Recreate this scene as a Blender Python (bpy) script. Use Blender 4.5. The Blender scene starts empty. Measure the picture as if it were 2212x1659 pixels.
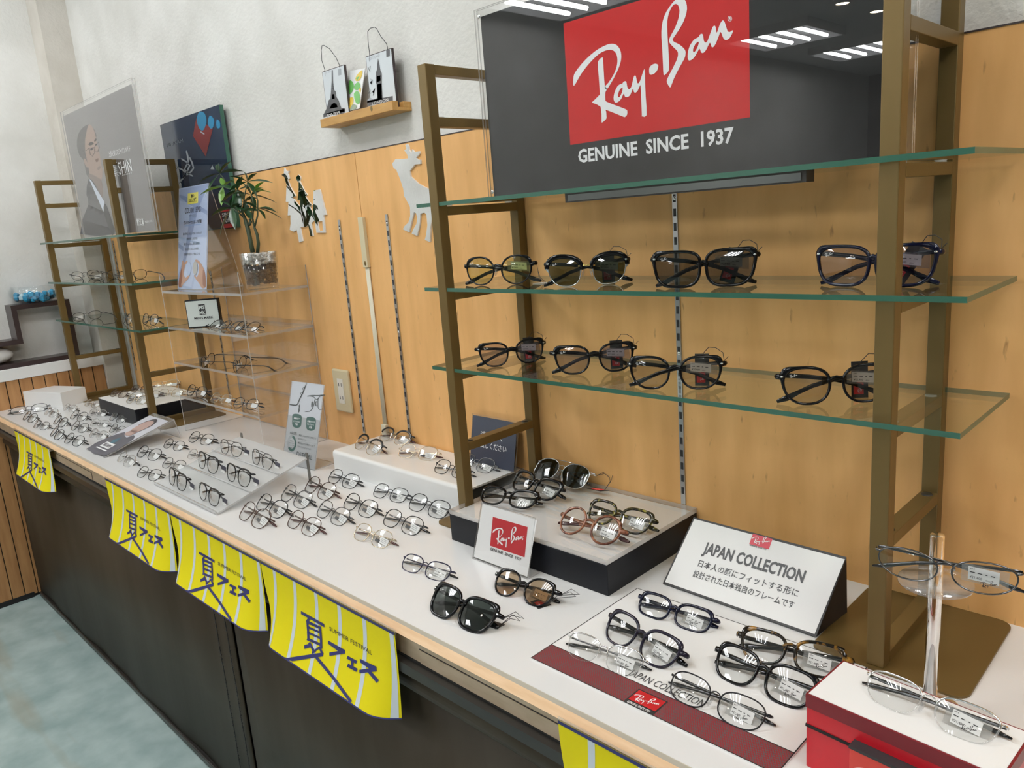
import bpy, math, random
from mathutils import Vector, Matrix
random.seed(7)
scene = bpy.context.scene
COL = scene.collection
# ---------------------------------------------------------------- camera
RC = ((0.71015874, 0.70005701, -0.0747981), (0.09783289, -0.2033347, -0.97420928), (-0.69721108, 0.68452552, -0.21288852))
FPX, CX, CY = 1666.2, 1106.0, 829.5
EYE = Vector((0.0, -1.1037, 1.34))
cam_data = bpy.data.cameras.new('camera')
cam = bpy.data.objects.new('camera', cam_data)
COL.objects.link(cam)
cam_data.sensor_width = 36.0
cam_data.lens = FPX / 2212 * 36.0
cam_data.clip_start = 0.02
right, down, fwd = (Vector(r) for r in RC)
cam.matrix_world = Matrix(((right.x, -down.x, -fwd.x, EYE.x), (right.y, -down.y, -fwd.y, EYE.y), (right.z, -down.z, -fwd.z, EYE.z), (0, 0, 0, 1)))
scene.camera = cam
# ---------------------------------------------------------------- exposure and world
scene.view_settings.view_transform = 'Standard'
scene.view_settings.look = 'None'
scene.view_settings.gamma = 1.0
scene.view_settings.use_curve_mapping = False
scene.view_settings.exposure = 0.0
scene.cycles.max_bounces = 10
scene.cycles.diffuse_bounces = 4
scene.cycles.glossy_bounces = 4
scene.cycles.transmission_bounces = 6
scene.cycles.transparent_max_bounces = 48
scene.cycles.sample_clamp_indirect = 4.0
scene.cycles.caustics_reflective = False
scene.cycles.caustics_refractive = False
world = bpy.data.worlds.new('world')
scene.world = world
world.use_nodes = True
world.node_tree.nodes['Background'].inputs[0].default_value = (0.9, 0.95, 1.0, 1)
world.node_tree.nodes['Background'].inputs[1].default_value = 0.25
TUBE_POWER = 49.0
# ---------------------------------------------------------------- points from the photograph (2212 x 1659)
def ray(x, y):
    return right * ((x - CX) / FPX) + down * ((y - CY) / FPX) + fwd
def onp(x, y, p, n):
    d = ray(x, y); n = Vector(n)
    return EYE + d * ((Vector(p) - EYE).dot(n) / d.dot(n))
def wz(x, y, z): return onp(x, y, (0, 0, z), (0, 0, 1))
def wy(x, y, Y): return onp(x, y, (0, Y, 0), (0, 1, 0))
def wx(x, y, X): return onp(x, y, (X, 0, 0), (1, 0, 0))
def crop(x0, y0, s): return lambda x, y: (x0 + x / s, y0 + y / s)
# ---------------------------------------------------------------- mesh building
class MB:
    def __init__(self):
        self.v, self.f, self.m, self.s = [], [], [], []
    def add(self, vs, fs, mi=0, smooth=False):
        b = len(self.v)
        self.v.extend(Vector(p) for p in vs)
        for f in fs:
            self.f.append(tuple(b + i for i in f)); self.m.append(mi); self.s.append(smooth)
        return self
    def box(self, x0, x1, y0, y1, z0, z1, mi=0):
        vs = [(x, y, z) for z in (z0, z1) for y in (y0, y1) for x in (x0, x1)]
        return self.add(vs, [(0, 2, 3, 1), (4, 5, 7, 6), (0, 1, 5, 4), (2, 6, 7, 3), (0, 4, 6, 2), (1, 3, 7, 5)], mi)
    def hexa(self, b, t, mi=0):           # bottom quad, top quad (same winding, counter-clockwise from above)
        n = len(b)
        fs = [tuple(reversed(range(n))), tuple(range(n, 2 * n))] + [(i, (i + 1) % n, n + (i + 1) % n, n + i) for i in range(n)]
        return self.add(list(b) + list(t), fs, mi)
    def slab(self, quad, n, th, mi=0, mi_edge=None):   # quad given from the front, thickness goes against n
        q = [Vector(p) for p in quad]; n = Vector(n).normalized()
        k = len(q); back = [p - n * th for p in q]
        b = len(self.v)
        self.add(q + back, [tuple(range(k)), tuple(reversed(range(k, 2 * k)))], mi)
        me = mi if mi_edge is None else mi_edge
        for i in range(k):
            j = (i + 1) % k
            self.f.append((b + i, b + k + i, b + k + j, b + j)); self.m.append(me); self.s.append(False)
        return self
    def tube(self, pts, r, n=8, mi=0, closed=False, caps=True):
        pts = [Vector(p) for p in pts]; N = len(pts)
        rs = r if isinstance(r, (list, tuple)) else [r] * N
        rings = []; up = None
        for i in range(N):
            a = pts[(i - 1) % N] if (closed or i > 0) else pts[i]
            c = pts[(i + 1) % N] if (closed or i < N - 1) else pts[i]
            d = (c - a).normalized()
            if up is None:
                up = Vector((0, 0, 1)) if abs(d.z) < 0.9 else Vector((1, 0, 0))
            s = d.cross(up).normalized(); up = s.cross(d).normalized()
            rings.append([pts[i] + (s * math.cos(2 * math.pi * k / n) + up * math.sin(2 * math.pi * k / n)) * rs[i] for k in range(n)])
        fs = []
        M = N if closed else N - 1
        for i in range(M):
            j = (i + 1) % N
            for k in range(n):
                fs.append((i * n + k, i * n + (k + 1) % n, j * n + (k + 1) % n, j * n + k))
        if caps and not closed:
            fs += [tuple(reversed(range(n))), tuple((N - 1) * n + k for k in range(n))]
        return self.add([p for q in rings for p in q], fs, mi, True)
    def sweep(self, secs, mi=0, closed=False, mis=None, smooth=True):    # list of equal-length point rings
        n = len(secs[0]); N = len(secs); b = len(self.v)
        self.v.extend(Vector(p) for s in secs for p in s)
        for i in range(N if closed else N - 1):
            j = (i + 1) % N
            for k in range(n):
                self.f.append((b + i * n + k, b + i * n + (k + 1) % n, b + j * n + (k + 1) % n, b + j * n + k))
                self.m.append(mis[i] if mis else mi); self.s.append(smooth)
        if not closed:
            self.f.append(tuple(b + k for k in reversed(range(n)))); self.m.append(mis[0] if mis else mi); self.s.append(False)
            self.f.append(tuple(b + (N - 1) * n + k for k in range(n))); self.m.append(mis[-1] if mis else mi); self.s.append(False)
        return self
    def ball(self, c, r, nu=10, nv=6, mi=0, rot=None):
        r = (r, r, r) if not isinstance(r, (tuple, list)) else r
        c = Vector(c); vs = []; fs = []
        for j in range(nv + 1):
            t = math.pi * j / nv
            for i in range(nu):
                p = 2 * math.pi * i / nu
                q = Vector((r[0] * math.sin(t) * math.cos(p), r[1] * math.sin(t) * math.sin(p), r[2] * math.cos(t)))
                vs.append(c + (rot @ q if rot else q))
        for j in range(nv):
            for i in range(nu):
                fs.append((j * nu + i, (j + 1) * nu + i, (j + 1) * nu + (i + 1) % nu, j * nu + (i + 1) % nu))
        return self.add(vs, fs, mi, True)
    def lathe(self, c, prof, n=32, mi=0, smooth=True):
        c = Vector(c); vs = []
        for r, z in prof:
            vs += [c + Vector((r * math.cos(2 * math.pi * i / n), r * math.sin(2 * math.pi * i / n), z)) for i in range(n)]
        fs = [(j * n + i, j * n + (i + 1) % n, (j + 1) * n + (i + 1) % n, (j + 1) * n + i) for j in range(len(prof) - 1) for i in range(n)]
        return self.add(vs, fs, mi, smooth)
    def build(self, name, mats, parent=None, origin=None, bevel=0.0):
        me = bpy.data.meshes.new(name)
        o = bpy.data.objects.new(name, me)
        COL.objects.link(o)
        if parent is not None:
            org = ORG.get(parent.name, Vector((0, 0, 0)))
            o.parent = parent
        else:
            if origin is None:
                xs = [p.x for p in self.v]; ys = [p.y for p in self.v]
                origin = Vector(((min(xs) + max(xs)) / 2, (min(ys) + max(ys)) / 2, min(p.z for p in self.v)))
            org = Vector(origin); o.location = org
        ORG[o.name] = org
        me.from_pydata([p - org for p in self.v], [], self.f)
        mats = mats if isinstance(mats, (list, tuple)) else [mats]
        for m in mats: me.materials.append(m)
        me.polygons.foreach_set('material_index', self.m)
        me.polygons.foreach_set('use_smooth', self.s)
        if bevel:
            b = o.modifiers.new('bevel', 'BEVEL'); b.width = bevel; b.segments = 2; b.limit_method = 'ANGLE'; b.angle_limit = 0.6
        return o
ORG = {}
def tag(o, label=None, cat=None, group=None, kind=None):
    if label: o['label'] = label
    if cat: o['category'] = cat
    if group: o['group'] = group
    if kind: o['kind'] = kind
    return o
def thing(name, loc, label, cat, group=None):
    o = bpy.data.objects.new(name, None); COL.objects.link(o)
    o.location = Vector(loc); ORG[o.name] = Vector(loc); o.empty_display_size = 0.03
    return tag(o, label, cat, group)
def copy_tree(o, parent=None):
    c = o.copy(); COL.objects.link(c)
    if parent is not None: c.parent = parent
    for ch in o.children: copy_tree(ch, c)
    return c
# ---------------------------------------------------------------- flat lettering and outlines
_FL = {}
def flat_text(s, bold=0.0):
    k = (s, bold)
    if k not in _FL:
        c = bpy.data.curves.new('lettering', 'FONT'); c.body = s; c.resolution_u = 2; c.offset = bold; c.fill_mode = 'FRONT'
        o = bpy.data.objects.new('lettering', c); m = o.to_mesh()
        _FL[k] = ([(v.co.x, v.co.y) for v in m.vertices], [tuple(p.vertices) for p in m.polygons])
        o.to_mesh_clear(); bpy.data.objects.remove(o); bpy.data.curves.remove(c)
    return _FL[k]
def smooth_loop(P, k=4):
    out = []; n = len(P)
    for i in range(n):
        a, b, c, d = (P[(i + j) % n] for j in (-1, 0, 1, 2))
        for t in (j / k for j in range(k)):
            out.append(tuple(0.5 * (2 * b[q] + (c[q] - a[q]) * t + (2 * a[q] - 5 * b[q] + 4 * c[q] - d[q]) * t * t + (3 * b[q] - a[q] - 3 * c[q] + d[q]) * t ** 3) for q in (0, 1)))
    return out
def flat_shape(loops):
    c = bpy.data.curves.new('outline', 'CURVE'); c.dimensions = '2D'; c.fill_mode = 'BOTH'
    for P in loops:
        s = c.splines.new('POLY'); s.points.add(len(P) - 1); s.use_cyclic_u = True
        for p, q in zip(s.points, P): p.co = (q[0], q[1], 0, 1)
    o = bpy.data.objects.new('outline', c); m = o.to_mesh()
    r = ([(v.co.x, v.co.y) for v in m.vertices], [tuple(p.vertices) for p in m.polygons])
    o.to_mesh_clear(); bpy.data.objects.remove(o); bpy.data.curves.remove(c)
    return r
def stroke(P, w):                # open polyline to outline polygon
    L = []; R = []
    n = len(P)
    for i in range(n):
        a = P[max(0, i - 1)]; b = P[min(n - 1, i + 1)]
        dx, dy = b[0] - a[0], b[1] - a[1]; l = math.hypot(dx, dy) or 1
        ww = (w[i] if isinstance(w, (list, tuple)) else w) / 2
        L.append((P[i][0] - dy / l * ww, P[i][1] + dx / l * ww)); R.append((P[i][0] + dy / l * ww, P[i][1] - dx / l * ww))
    return L + R[::-1]
def put(mb, shape, fn, mi, n=None, eps=0.0004):  # shape: (verts2d, faces); fn maps a 2d point to the surface
    vs, fs = shape
    off = Vector(n) * eps if n is not None else Vector((0, 0, 0))
    P = [fn(x, y) + off for x, y in vs]
    if n is not None and fs:
        nn = Vector(n); tot = 0.0
        for f in fs[:12]:
            a, b, c = P[f[0]], P[f[1]], P[f[2]]
            tot += (b - a).cross(c - a).dot(nn)
        if tot < 0: fs = [tuple(reversed(f)) for f in fs]
    mb.add(P, fs, mi)
def fit_text(mb, s, A, B, H, n, mi, bold=0.0, eps=0.0004):   # baseline from A to B, capital height H
    vs, fs = flat_text(s, bold)
    if not vs: return
    x0 = min(p[0] for p in vs); x1 = max(p[0] for p in vs)
    U = (B - A) / (x1 - x0); V = Vector(n).normalized().cross(B - A).normalized() * (H / 0.69)
    put(mb, (vs, fs), lambda x, y: A + U * (x - x0) + V * y, mi, Vector(n).normalized(), eps)
def px_shape(mb, loops, cr, p, n, mi, eps=0.0004, smooth=0):   # outlines in photograph crops, laid on a plane
    nn = Vector(n).normalized()
    if isinstance(loops[0][0], (int, float)): loops = [loops]
    if smooth: loops = [smooth_loop(l, smooth) for l in loops]
    put(mb, flat_shape(loops), lambda x, y: onp(*cr(x, y), p, nn), mi, nn, eps)
# ---------------------------------------------------------------- materials
def _new(name):
    m = bpy.data.materials.new(name); m.use_nodes = True
    return m, m.node_tree.nodes, m.node_tree.links
def mat(name, col, rough=0.5, metal=0.0, spec=0.5, coat=0.0, emit=None, power=0.0, trans=0.0):
    m, N, L = _new(name); b = N['Principled BSDF']
    b.inputs['Base Color'].default_value = (*col, 1); b.inputs['Roughness'].default_value = rough
    b.inputs['Metallic'].default_value = metal; b.inputs['Specular IOR Level'].default_value = spec
    b.inputs['Coat Weight'].default_value = coat; b.inputs['Coat Roughness'].default_value = 0.05
    if emit:
        b.inputs['Emission Color'].default_value = (*emit, 1); b.inputs['Emission Strength'].default_value = power
    return m
def schlick(N, L, f0=0.04):
    lw = N.new('ShaderNodeLayerWeight'); lw.inputs[0].default_value = 0.5
    p = N.new('ShaderNodeMath'); p.operation = 'POWER'; p.inputs[1].default_value = 5.0
    L.new(lw.outputs['Facing'], p.inputs[0])
    a = N.new('ShaderNodeMath'); a.operation = 'MULTIPLY_ADD'; a.inputs[1].default_value = 1 - f0; a.inputs[2].default_value = f0
    L.new(p.outputs[0], a.inputs[0])
    return a.outputs[0]
def clear(name, tint=(1, 1, 1), f0=0.04, rough=0.0, film=None, film_amount=0.0, gloss=(1, 1, 1)):   # thin clear sheet; film = a printed or milky share
    m, N, L = _new(name); N.remove(N['Principled BSDF']); out = N['Material Output']
    t = N.new('ShaderNodeBsdfTransparent'); t.inputs[0].default_value = (*tint, 1)
    base = t.outputs[0]
    if film_amount:
        d = N.new('ShaderNodeBsdfDiffuse'); d.inputs[0].default_value = (*film, 1)
        x = N.new('ShaderNodeMixShader'); x.inputs[0].default_value = film_amount
        L.new(base, x.inputs[1]); L.new(d.outputs[0], x.inputs[2]); base = x.outputs[0]
    g = N.new('ShaderNodeBsdfGlossy'); g.inputs['Roughness'].default_value = rough; g.inputs[0].default_value = (*gloss, 1)
    mx = N.new('ShaderNodeMixShader')
    L.new(schlick(N, L, f0), mx.inputs[0]); L.new(base, mx.inputs[1]); L.new(g.outputs[0], mx.inputs[2])
    L.new(mx.outputs[0], out.inputs[0])
    return m
def mottled(name, c1, c2, scale=(1, 1, 1), nscale=6.0, detail=6.0, rough=0.5, bump=0.0, lo=0.35, hi=0.65, spec=0.5, c3=None, s3=(1, 1, 1), n3=40.0, lo3=0.68, hi3=0.75, coat=0.0, bscale=None):
    m, N, L = _new(name); b = N['Principled BSDF']
    b.inputs['Roughness'].default_value = rough; b.inputs['Specular IOR Level'].default_value = spec; b.inputs['Coat Weight'].default_value = coat
    tc = N.new('ShaderNodeTexCoord'); mp = N.new('ShaderNodeMapping'); mp.inputs['Scale'].default_value = scale
    L.new(tc.outputs['Object'], mp.inputs[0])
    nz = N.new('ShaderNodeTexNoise'); nz.inputs['Scale'].default_value = nscale; nz.inputs['Detail'].default_value = detail
    L.new(mp.outputs[0], nz.inputs['Vector'])
    cr = N.new('ShaderNodeValToRGB'); cr.color_ramp.elements[0].position = lo; cr.color_ramp.elements[1].position = hi
    cr.color_ramp.elements[0].color = (*c1, 1); cr.color_ramp.elements[1].color = (*c2, 1)
    L.new(nz.outputs['Fac'], cr.inputs[0]); colr = cr.outputs[0]
    if c3:
        m3 = N.new('ShaderNodeMapping'); m3.inputs['Scale'].default_value = s3; L.new(tc.outputs['Object'], m3.inputs[0])
        z3 = N.new('ShaderNodeTexNoise'); z3.inputs['Scale'].default_value = n3; z3.inputs['Detail'].default_value = 3; L.new(m3.outputs[0], z3.inputs['Vector'])
        r3 = N.new('ShaderNodeMapRange'); r3.inputs[1].default_value = lo3; r3.inputs[2].default_value = hi3; L.new(z3.outputs['Fac'], r3.inputs[0])
        mx = N.new('ShaderNodeMix'); mx.data_type = 'RGBA'; mx.inputs['B'].default_value = (*c3, 1)
        L.new(r3.outputs[0], mx.inputs['Factor']); L.new(colr, mx.inputs['A']); colr = mx.outputs['Result']
    L.new(colr, b.inputs['Base Color'])
    if bump:
        bz = nz
        if bscale:
            bz = N.new('ShaderNodeTexNoise'); bz.inputs['Scale'].default_value = bscale; bz.inputs['Detail'].default_value = 5
            L.new(tc.outputs['Object'], bz.inputs['Vector'])
        bp = N.new('ShaderNodeBump'); bp.inputs['Strength'].default_value = bump; bp.inputs['Distance'].default_value = 0.004
        L.new(bz.outputs['Fac'], bp.inputs['Height']); L.new(bp.outputs[0], b.inputs['Normal'])
    return m
M = {}
M['plaster'] = mottled('plaster', (0.67, 0.655, 0.615), (0.78, 0.765, 0.73), nscale=5, rough=0.9, bump=0.5, bscale=85, spec=0.2)
M['plaster_warm'] = mottled('plaster_warm', (0.56, 0.52, 0.46), (0.66, 0.62, 0.56), nscale=6, rough=0.9, bump=0.45, bscale=80, spec=0.2)
M['maple'] = mottled('maple', (0.70, 0.375, 0.13), (0.88, 0.50, 0.20), scale=(3.0, 3.0, 0.6), nscale=6, detail=10, rough=0.42, lo=0.3, hi=0.7, c3=(0.40, 0.20, 0.07), s3=(11, 11, 3.0), n3=9, lo3=0.66, hi3=0.80, spec=0.3)
M['fascia'] = mottled('fascia', (0.50, 0.38, 0.26), (0.60, 0.47, 0.34), scale=(2, 2, 6), nscale=10, rough=0.45)
M['edge_wood'] = mottled('edge_wood', (0.74, 0.48, 0.27), (0.82, 0.57, 0.35), scale=(3, 20, 20), nscale=6, rough=0.4)
M['slat_wood'] = mottled('slat_wood', (0.36, 0.17, 0.06), (0.46, 0.24, 0.095), scale=(8, 8, 0.8), nscale=6, rough=0.5)
M['floor'] = mottled('floor', (0.28, 0.385, 0.38), (0.46, 0.575, 0.565), nscale=9, detail=10, rough=0.45, lo=0.32, hi=0.68, c3=(0.33, 0.33, 0.26), s3=(0.6, 3, 1), n3=3.0, lo3=0.6, hi3=0.8, spec=0.4)
M['far_wall'] = mottled('far_wall', (0.24, 0.23, 0.22), (0.32, 0.31, 0.30), nscale=3, rough=0.9)
M['ceiling'] = mat('ceiling_white', (0.75, 0.75, 0.74), 0.9)
M['white_top'] = mat('white_laminate', (0.78, 0.785, 0.79), 0.14, spec=0.5)
M['white'] = mat('white_board', (0.82, 0.82, 0.81), 0.4)
M['white_gloss'] = mat('white_acrylic', (0.86, 0.865, 0.86), 0.08, coat=0.4)
M['paper'] = mat('white_paper', (0.86, 0.86, 0.86), 0.55)
M['ink'] = mat('black_ink', (0.02, 0.02, 0.022), 0.5)
M['ink_grey'] = mat('grey_ink', (0.06, 0.06, 0.065), 0.5)
M['white_ink'] = mat('white_ink', (0.86, 0.87, 0.88), 0.45)
M['red_ink'] = mat('red_print', (0.66, 0.035, 0.04), 0.4)
M['navy_ink'] = mat('navy_ink', (0.02, 0.022, 0.125), 0.5)
M['yellow_paper'] = mat('yellow_paper', (0.82, 0.70, 0.008), 0.6, spec=0.2)
M['stripe_grey'] = mat('pale_stripe', (0.66, 0.72, 0.77), 0.5)
M['vinyl'] = mottled('dark_vinyl', (0.036, 0.027, 0.016), (0.050, 0.040, 0.027), scale=(2, 2, 0.4), nscale=5, rough=0.55, spec=0.22)
M['dark_metal'] = mat('dark_brown_metal', (0.03, 0.027, 0.024), 0.35, 0.3)
M['black'] = mat('black_board', (0.004, 0.005, 0.008), 0.42, spec=0.25)
M['black_shadow'] = mat('black_gap', (0.004, 0.004, 0.004), 0.8)
M['bronze'] = mat('bronze_paint', (0.15, 0.098, 0.032), 0.4, 0.4, 0.4)
M['steel'] = mat('steel', (0.55, 0.56, 0.57), 0.28, 1.0)
M['chrome'] = mat('chrome', (0.8, 0.81, 0.82), 0.06, 1.0)
M['mirror'] = mat('mirror_acrylic', (0.86, 0.87, 0.88), 0.01, 1.0)
M['mirror_edge'] = mat('mirror_edge', (0.85, 0.87, 0.88), 0.2)
M['cream'] = mat('cream_plastic', (0.66, 0.57, 0.37), 0.45)
M['ivory'] = mat('ivory_plastic', (0.74, 0.68, 0.53), 0.4)
M['outlet_white'] = mat('outlet_white', (0.80, 0.76, 0.68), 0.35)
M['dark_wood'] = mat('dark_brown_laminate', (0.032, 0.02, 0.02), 0.3)
M['pine'] = mottled('pine', (0.46, 0.24, 0.06), (0.56, 0.31, 0.09), scale=(3, 20, 20), nscale=5, rough=0.5)
M['glass'] = clear('shelf_glass', (0.955, 0.985, 0.965), 0.045)
M['glass_edge'] = mat('glass_edge', (0.035, 0.11, 0.075), 0.12, 0, 0.5)
M['acrylic'] = clear('clear_acrylic', (0.985, 0.985, 0.985), 0.04)
M['acrylic_edge'] = clear('acrylic_edge', (0.72, 0.72, 0.73), 0.12, 0.12, (0.8, 0.78, 0.76), 0.35)
M['acrylic_milky'] = clear('milky_acrylic', (0.96, 0.97, 0.97), 0.045, 0.02, (0.85, 0.86, 0.87), 0.42)
M['pad_clear'] = clear('clear_pad', (0.93, 0.93, 0.93), 0.08, 0.05, (0.7, 0.7, 0.7), 0.15)
M['lens_clear'] = clear('lens_clear', (0.93, 0.935, 0.932), 0.055)
M['lens_yellow'] = clear('lens_yellow', (0.66, 0.68, 0.42), 0.06)
M['lens_green'] = clear('lens_green', (0.135, 0.15, 0.085), 0.06)
M['lens_grey'] = clear('lens_grey', (0.22, 0.21, 0.19), 0.06)
M['lens_black'] = clear('lens_black', (0.05, 0.065, 0.06), 0.06)
M['lens_purple'] = clear('lens_purple', (0.58, 0.53, 0.56), 0.06)
M['lens_taupe'] = clear('lens_taupe', (0.66, 0.61, 0.55), 0.06)
M['lens_brown'] = clear('lens_brown', (0.50, 0.37, 0.24), 0.06)
M['pl_black'] = mat('black_acetate', (0.003, 0.003, 0.004), 0.07, 0, 0.32)
M['pl_navy'] = mat('navy_acetate', (0.004, 0.005, 0.018), 0.07, 0, 0.32)
M['pl_purple'] = mat('purple_black_acetate', (0.012, 0.010, 0.020), 0.09, 0, 0.32)
def tortoise(name, a, b, c, nscale):
    m = mottled(name, a, b, nscale=nscale, detail=2, rough=0.08, lo=0.42, hi=0.6, c3=c, n3=nscale * 0.8, lo3=0.55, hi3=0.68, spec=0.35)
    return m
M['tort_dark'] = tortoise('dark_tortoise', (0.007, 0.006, 0.005), (0.012, 0.009, 0.006), (0.30, 0.15, 0.02), 90)
M['tort_brown'] = tortoise('brown_tortoise', (0.075, 0.022, 0.012), (0.20, 0.075, 0.04), (0.36, 0.16, 0.085), 110)
M['tort_yellow'] = tortoise('yellow_tortoise', (0.012, 0.010, 0.006), (0.03, 0.024, 0.008), (0.38, 0.33, 0.06), 160)
M['mt_black'] = mat('black_metal', (0.010, 0.010, 0.012), 0.25, 0.3, 0.4)
M['mt_gun'] = mat('gunmetal', (0.13, 0.13, 0.135), 0.2, 1.0)
M['mt_silver'] = mat('silver_metal', (0.66, 0.66, 0.67), 0.12, 1.0)
M['mt_gold'] = mat('pale_gold_metal', (0.60, 0.52, 0.40), 0.16, 1.0)
M['mt_yellowgold'] = mat('gold_metal', (0.80, 0.55, 0.20), 0.15, 1.0)
M['mt_brown'] = mat('brown_metal', (0.10, 0.065, 0.055), 0.2, 0.9)
M['mt_purple'] = mat('violet_black_metal', (0.022, 0.02, 0.045), 0.15, 0.5)
M['tip_black'] = mat('black_tip', (0.008, 0.008, 0.009), 0.12)
M['tip_brown'] = mat('brown_tip', (0.05, 0.012, 0.012), 0.12)
M['tag_black'] = mat('black_card', (0.014, 0.014, 0.016), 0.5)
M['gloss_white'] = clear('sleeve_plastic', (0.95, 0.95, 0.95), 0.08, 0.03, (0.9, 0.9, 0.9), 0.12)
# ================================================================ the room
CT = 0.760          # worktop height
def struct(name, mb, mats, label=None, **k):
    o = mb.build(name, mats, **k); o['kind'] = 'structure'
    if label: o['label'] = label
    return o
XW, XR, YF, ZC = -3.52, 2.6, -8.6, 2.56
struct('floor', MB().box(XW, XR, YF, 0.06, -0.05, 0.0), M['floor'], origin=(0, 0, 0))
struct('ceiling', MB().box(XW, XR, YF, 0.06, ZC, ZC + 0.05), M['ceiling'])
struct('wall_back', MB().box(XW, XR, 0.012, 0.06, 0.0, ZC), M['plaster'], origin=(0, 0, 0))
struct('wall_left', MB().box(XW - 0.05, XW, YF, 0.06, 0.0, ZC), M['plaster'], origin=(0, 0, 0))
struct('wall_right', MB().box(XR, XR + 0.05, YF, 0.06, 0.0, ZC), M['far_wall'], origin=(0, 0, 0))
struct('wall_front', MB().box(XW, XR, YF - 0.05, YF, 0.0, ZC), M['far_wall'], origin=(0, 0, 0))
struct('wall_corner', MB().box(XW, -3.40, -0.09, 0.012, 0.0, ZC), [M['plaster_warm']], origin=(0, 0, 0))
# maple panelling on the back wall, with a dark top line
for k, (a, b) in enumerate(((-3.34, -1.5975), (-1.5955, XR))):
    struct('trim_%d' % (k + 1), MB().box(a, b, 0.0, 0.012, 0.2, 1.5125), M['maple'], origin=(0, 0, 0))
struct('trim_3', MB().box(-3.40, XR, -0.001, 0.012, 1.5125, 1.5145), M['dark_wood'])
struct('trim_4', MB().box(-1.5975, -1.5955, 0.004, 0.012, 0.2, 1.5125), M['dark_wood'])
# slatted wainscot with a white ledge on the left wall
XS = -3.42
w = MB().box(XW, XS - 0.006, YF, -0.09, 0.0, 0.868)
y = -0.092
while y > -2.4:
    w.box(XS - 0.006, XS, y - 0.0405, y, 0.012, 0.868, 1); y -= 0.044
struct('trim_5', w, [M['black_shadow'], M['slat_wood']], origin=(XS, -1, 0))
struct('trim_6', MB().box(XW, XS + 0.006, YF, -0.088, 0.868, 0.912), M['white'], bevel=0.002)
struct('baseboard_left', MB().box(XS, XS + 0.004, YF, -0.5, 0.0, 0.02), M['black_shadow'])
# ---------------------------------------------------------------- ceiling lights: open fittings with four short tubes each
M['tube'] = mat('lit_tube', (1, 1, 1), 0.4, emit=(0.965, 0.985, 1.0), power=TUBE_POWER)
M['spot'] = mat('lit_downlight', (1, 1, 1), 0.4, emit=(1.0, 0.80, 0.55), power=110)
M['fitting'] = mat('light_fitting', (0.80, 0.80, 0.80), 0.5)
def ceiling_light(first=[None]):
    t = thing('ceiling_light', (0, 0, ZC), 'square white ceiling light with four lit fluorescent tubes', 'light', 'ceiling lights')
    h = MB()
    h.box(-0.33, 0.33, -0.33, 0.33, ZC - 0.010, ZC)
    for a in (-0.33, 0.315):
        h.box(a, a + 0.015, -0.33, 0.33, ZC - 0.06, ZC - 0.010); h.box(-0.33, 0.33, a, a + 0.015, ZC - 0.06, ZC - 0.010)
    h.build('housing', M['fitting'], t)
    for k in range(4):
        x = -0.21 + 0.14 * k
        MB().tube([(x, -0.27, ZC - 0.045), (x, 0.27, ZC - 0.045)], 0.014, 8).build('tube', M['tube'], t)
    return t
light0 = ceiling_light()
LIGHTS = [(-2.9, -0.95), (-1.2, -0.95), (0.72, -0.55), (-3.05, -2.85), (-1.05, -2.85), (0.95, -2.85), (-2.9, -5.25), (-0.9, -5.25), (-2.8, -6.5), (-0.9, -7.4)]
for i, (x, y) in enumerate(LIGHTS):
    o = light0 if i == 0 else copy_tree(light0)
    o.location = (x, y, ZC)
def downlight():
    t = thing('downlight', (0, 0, ZC), 'small round recessed ceiling downlight, switched on', 'light', 'ceiling downlights')
    MB().lathe((0, 0, ZC), [(0.055, 0.0), (0.058, -0.004), (0.047, -0.006), (0.044, 0.0)], 20).build('ring', M['fitting'], t)
    MB().lathe((0, 0, ZC), [(0.0, -0.001), (0.044, -0.001)], 20).build('lamp', M['spot'], t)
    return t
d0 = downlight()
for i, (x, y) in enumerate([(-2.35, -4.35), (-2.28, -4.8), (-2.24, -5.3), (-1.7, -1.9), (0.1, -1.75), (0.25, -0.42), (-0.05, -0.95)]):
    o = d0 if i == 0 else copy_tree(d0)
    o.location = (x, y, ZC)
# ================================================================ the counter
YC = -0.4977
t = thing('worktop', (-1.2, -0.25, CT - 0.02), 'long white laminate worktop with a pale wood front edge', 'worktop')
MB().box(XS, 1.2, YC, 0.0, CT - 0.016, CT).build('slab', M['white_top'], t)
e = MB(); e.hexa([(XS, YC - 0.0025, CT - 0.006), (1.2, YC - 0.0025, CT - 0.006), (1.2, YC, CT - 0.006), (XS, YC, CT - 0.006)],
                 [(XS, YC - 0.0008, CT - 0.0004), (1.2, YC - 0.0008, CT - 0.0004), (1.2, YC, CT - 0.0004), (XS, YC, CT - 0.0004)])
tag(e.build('edge_strip', mat('edge_strip', (0.60, 0.54, 0.45), 0.25), t), 'translucent beige edge strip')
e = MB(); e.hexa([(XS, YC - 0.011, CT - 0.0165), (1.2, YC - 0.011, CT - 0.0165), (1.2, YC, CT - 0.0165), (XS, YC, CT - 0.0165)],
                 [(XS, YC - 0.0025, CT - 0.006), (1.2, YC - 0.0025, CT - 0.006), (1.2, YC, CT - 0.006), (XS, YC, CT - 0.006)])
tag(e.build('wood_edge', M['edge_wood'], t), 'pale wood edge')
t = thing('counter_cabinet', (-1.2, -0.25, 0), 'beige fronted counter cabinet under the white worktop, with a dark lower lip', 'cabinet')
b = MB()
b.box(XS, 1.2, -0.46, 0.0, 0.0, CT - 0.0165)
b.build('body', M['black_shadow'], t)
b = MB(); b.box(XS, 1.2, YC + 0.001, -0.462, 0.701, CT - 0.0195)
b.build('fascia', M['fascia'], t)
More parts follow.
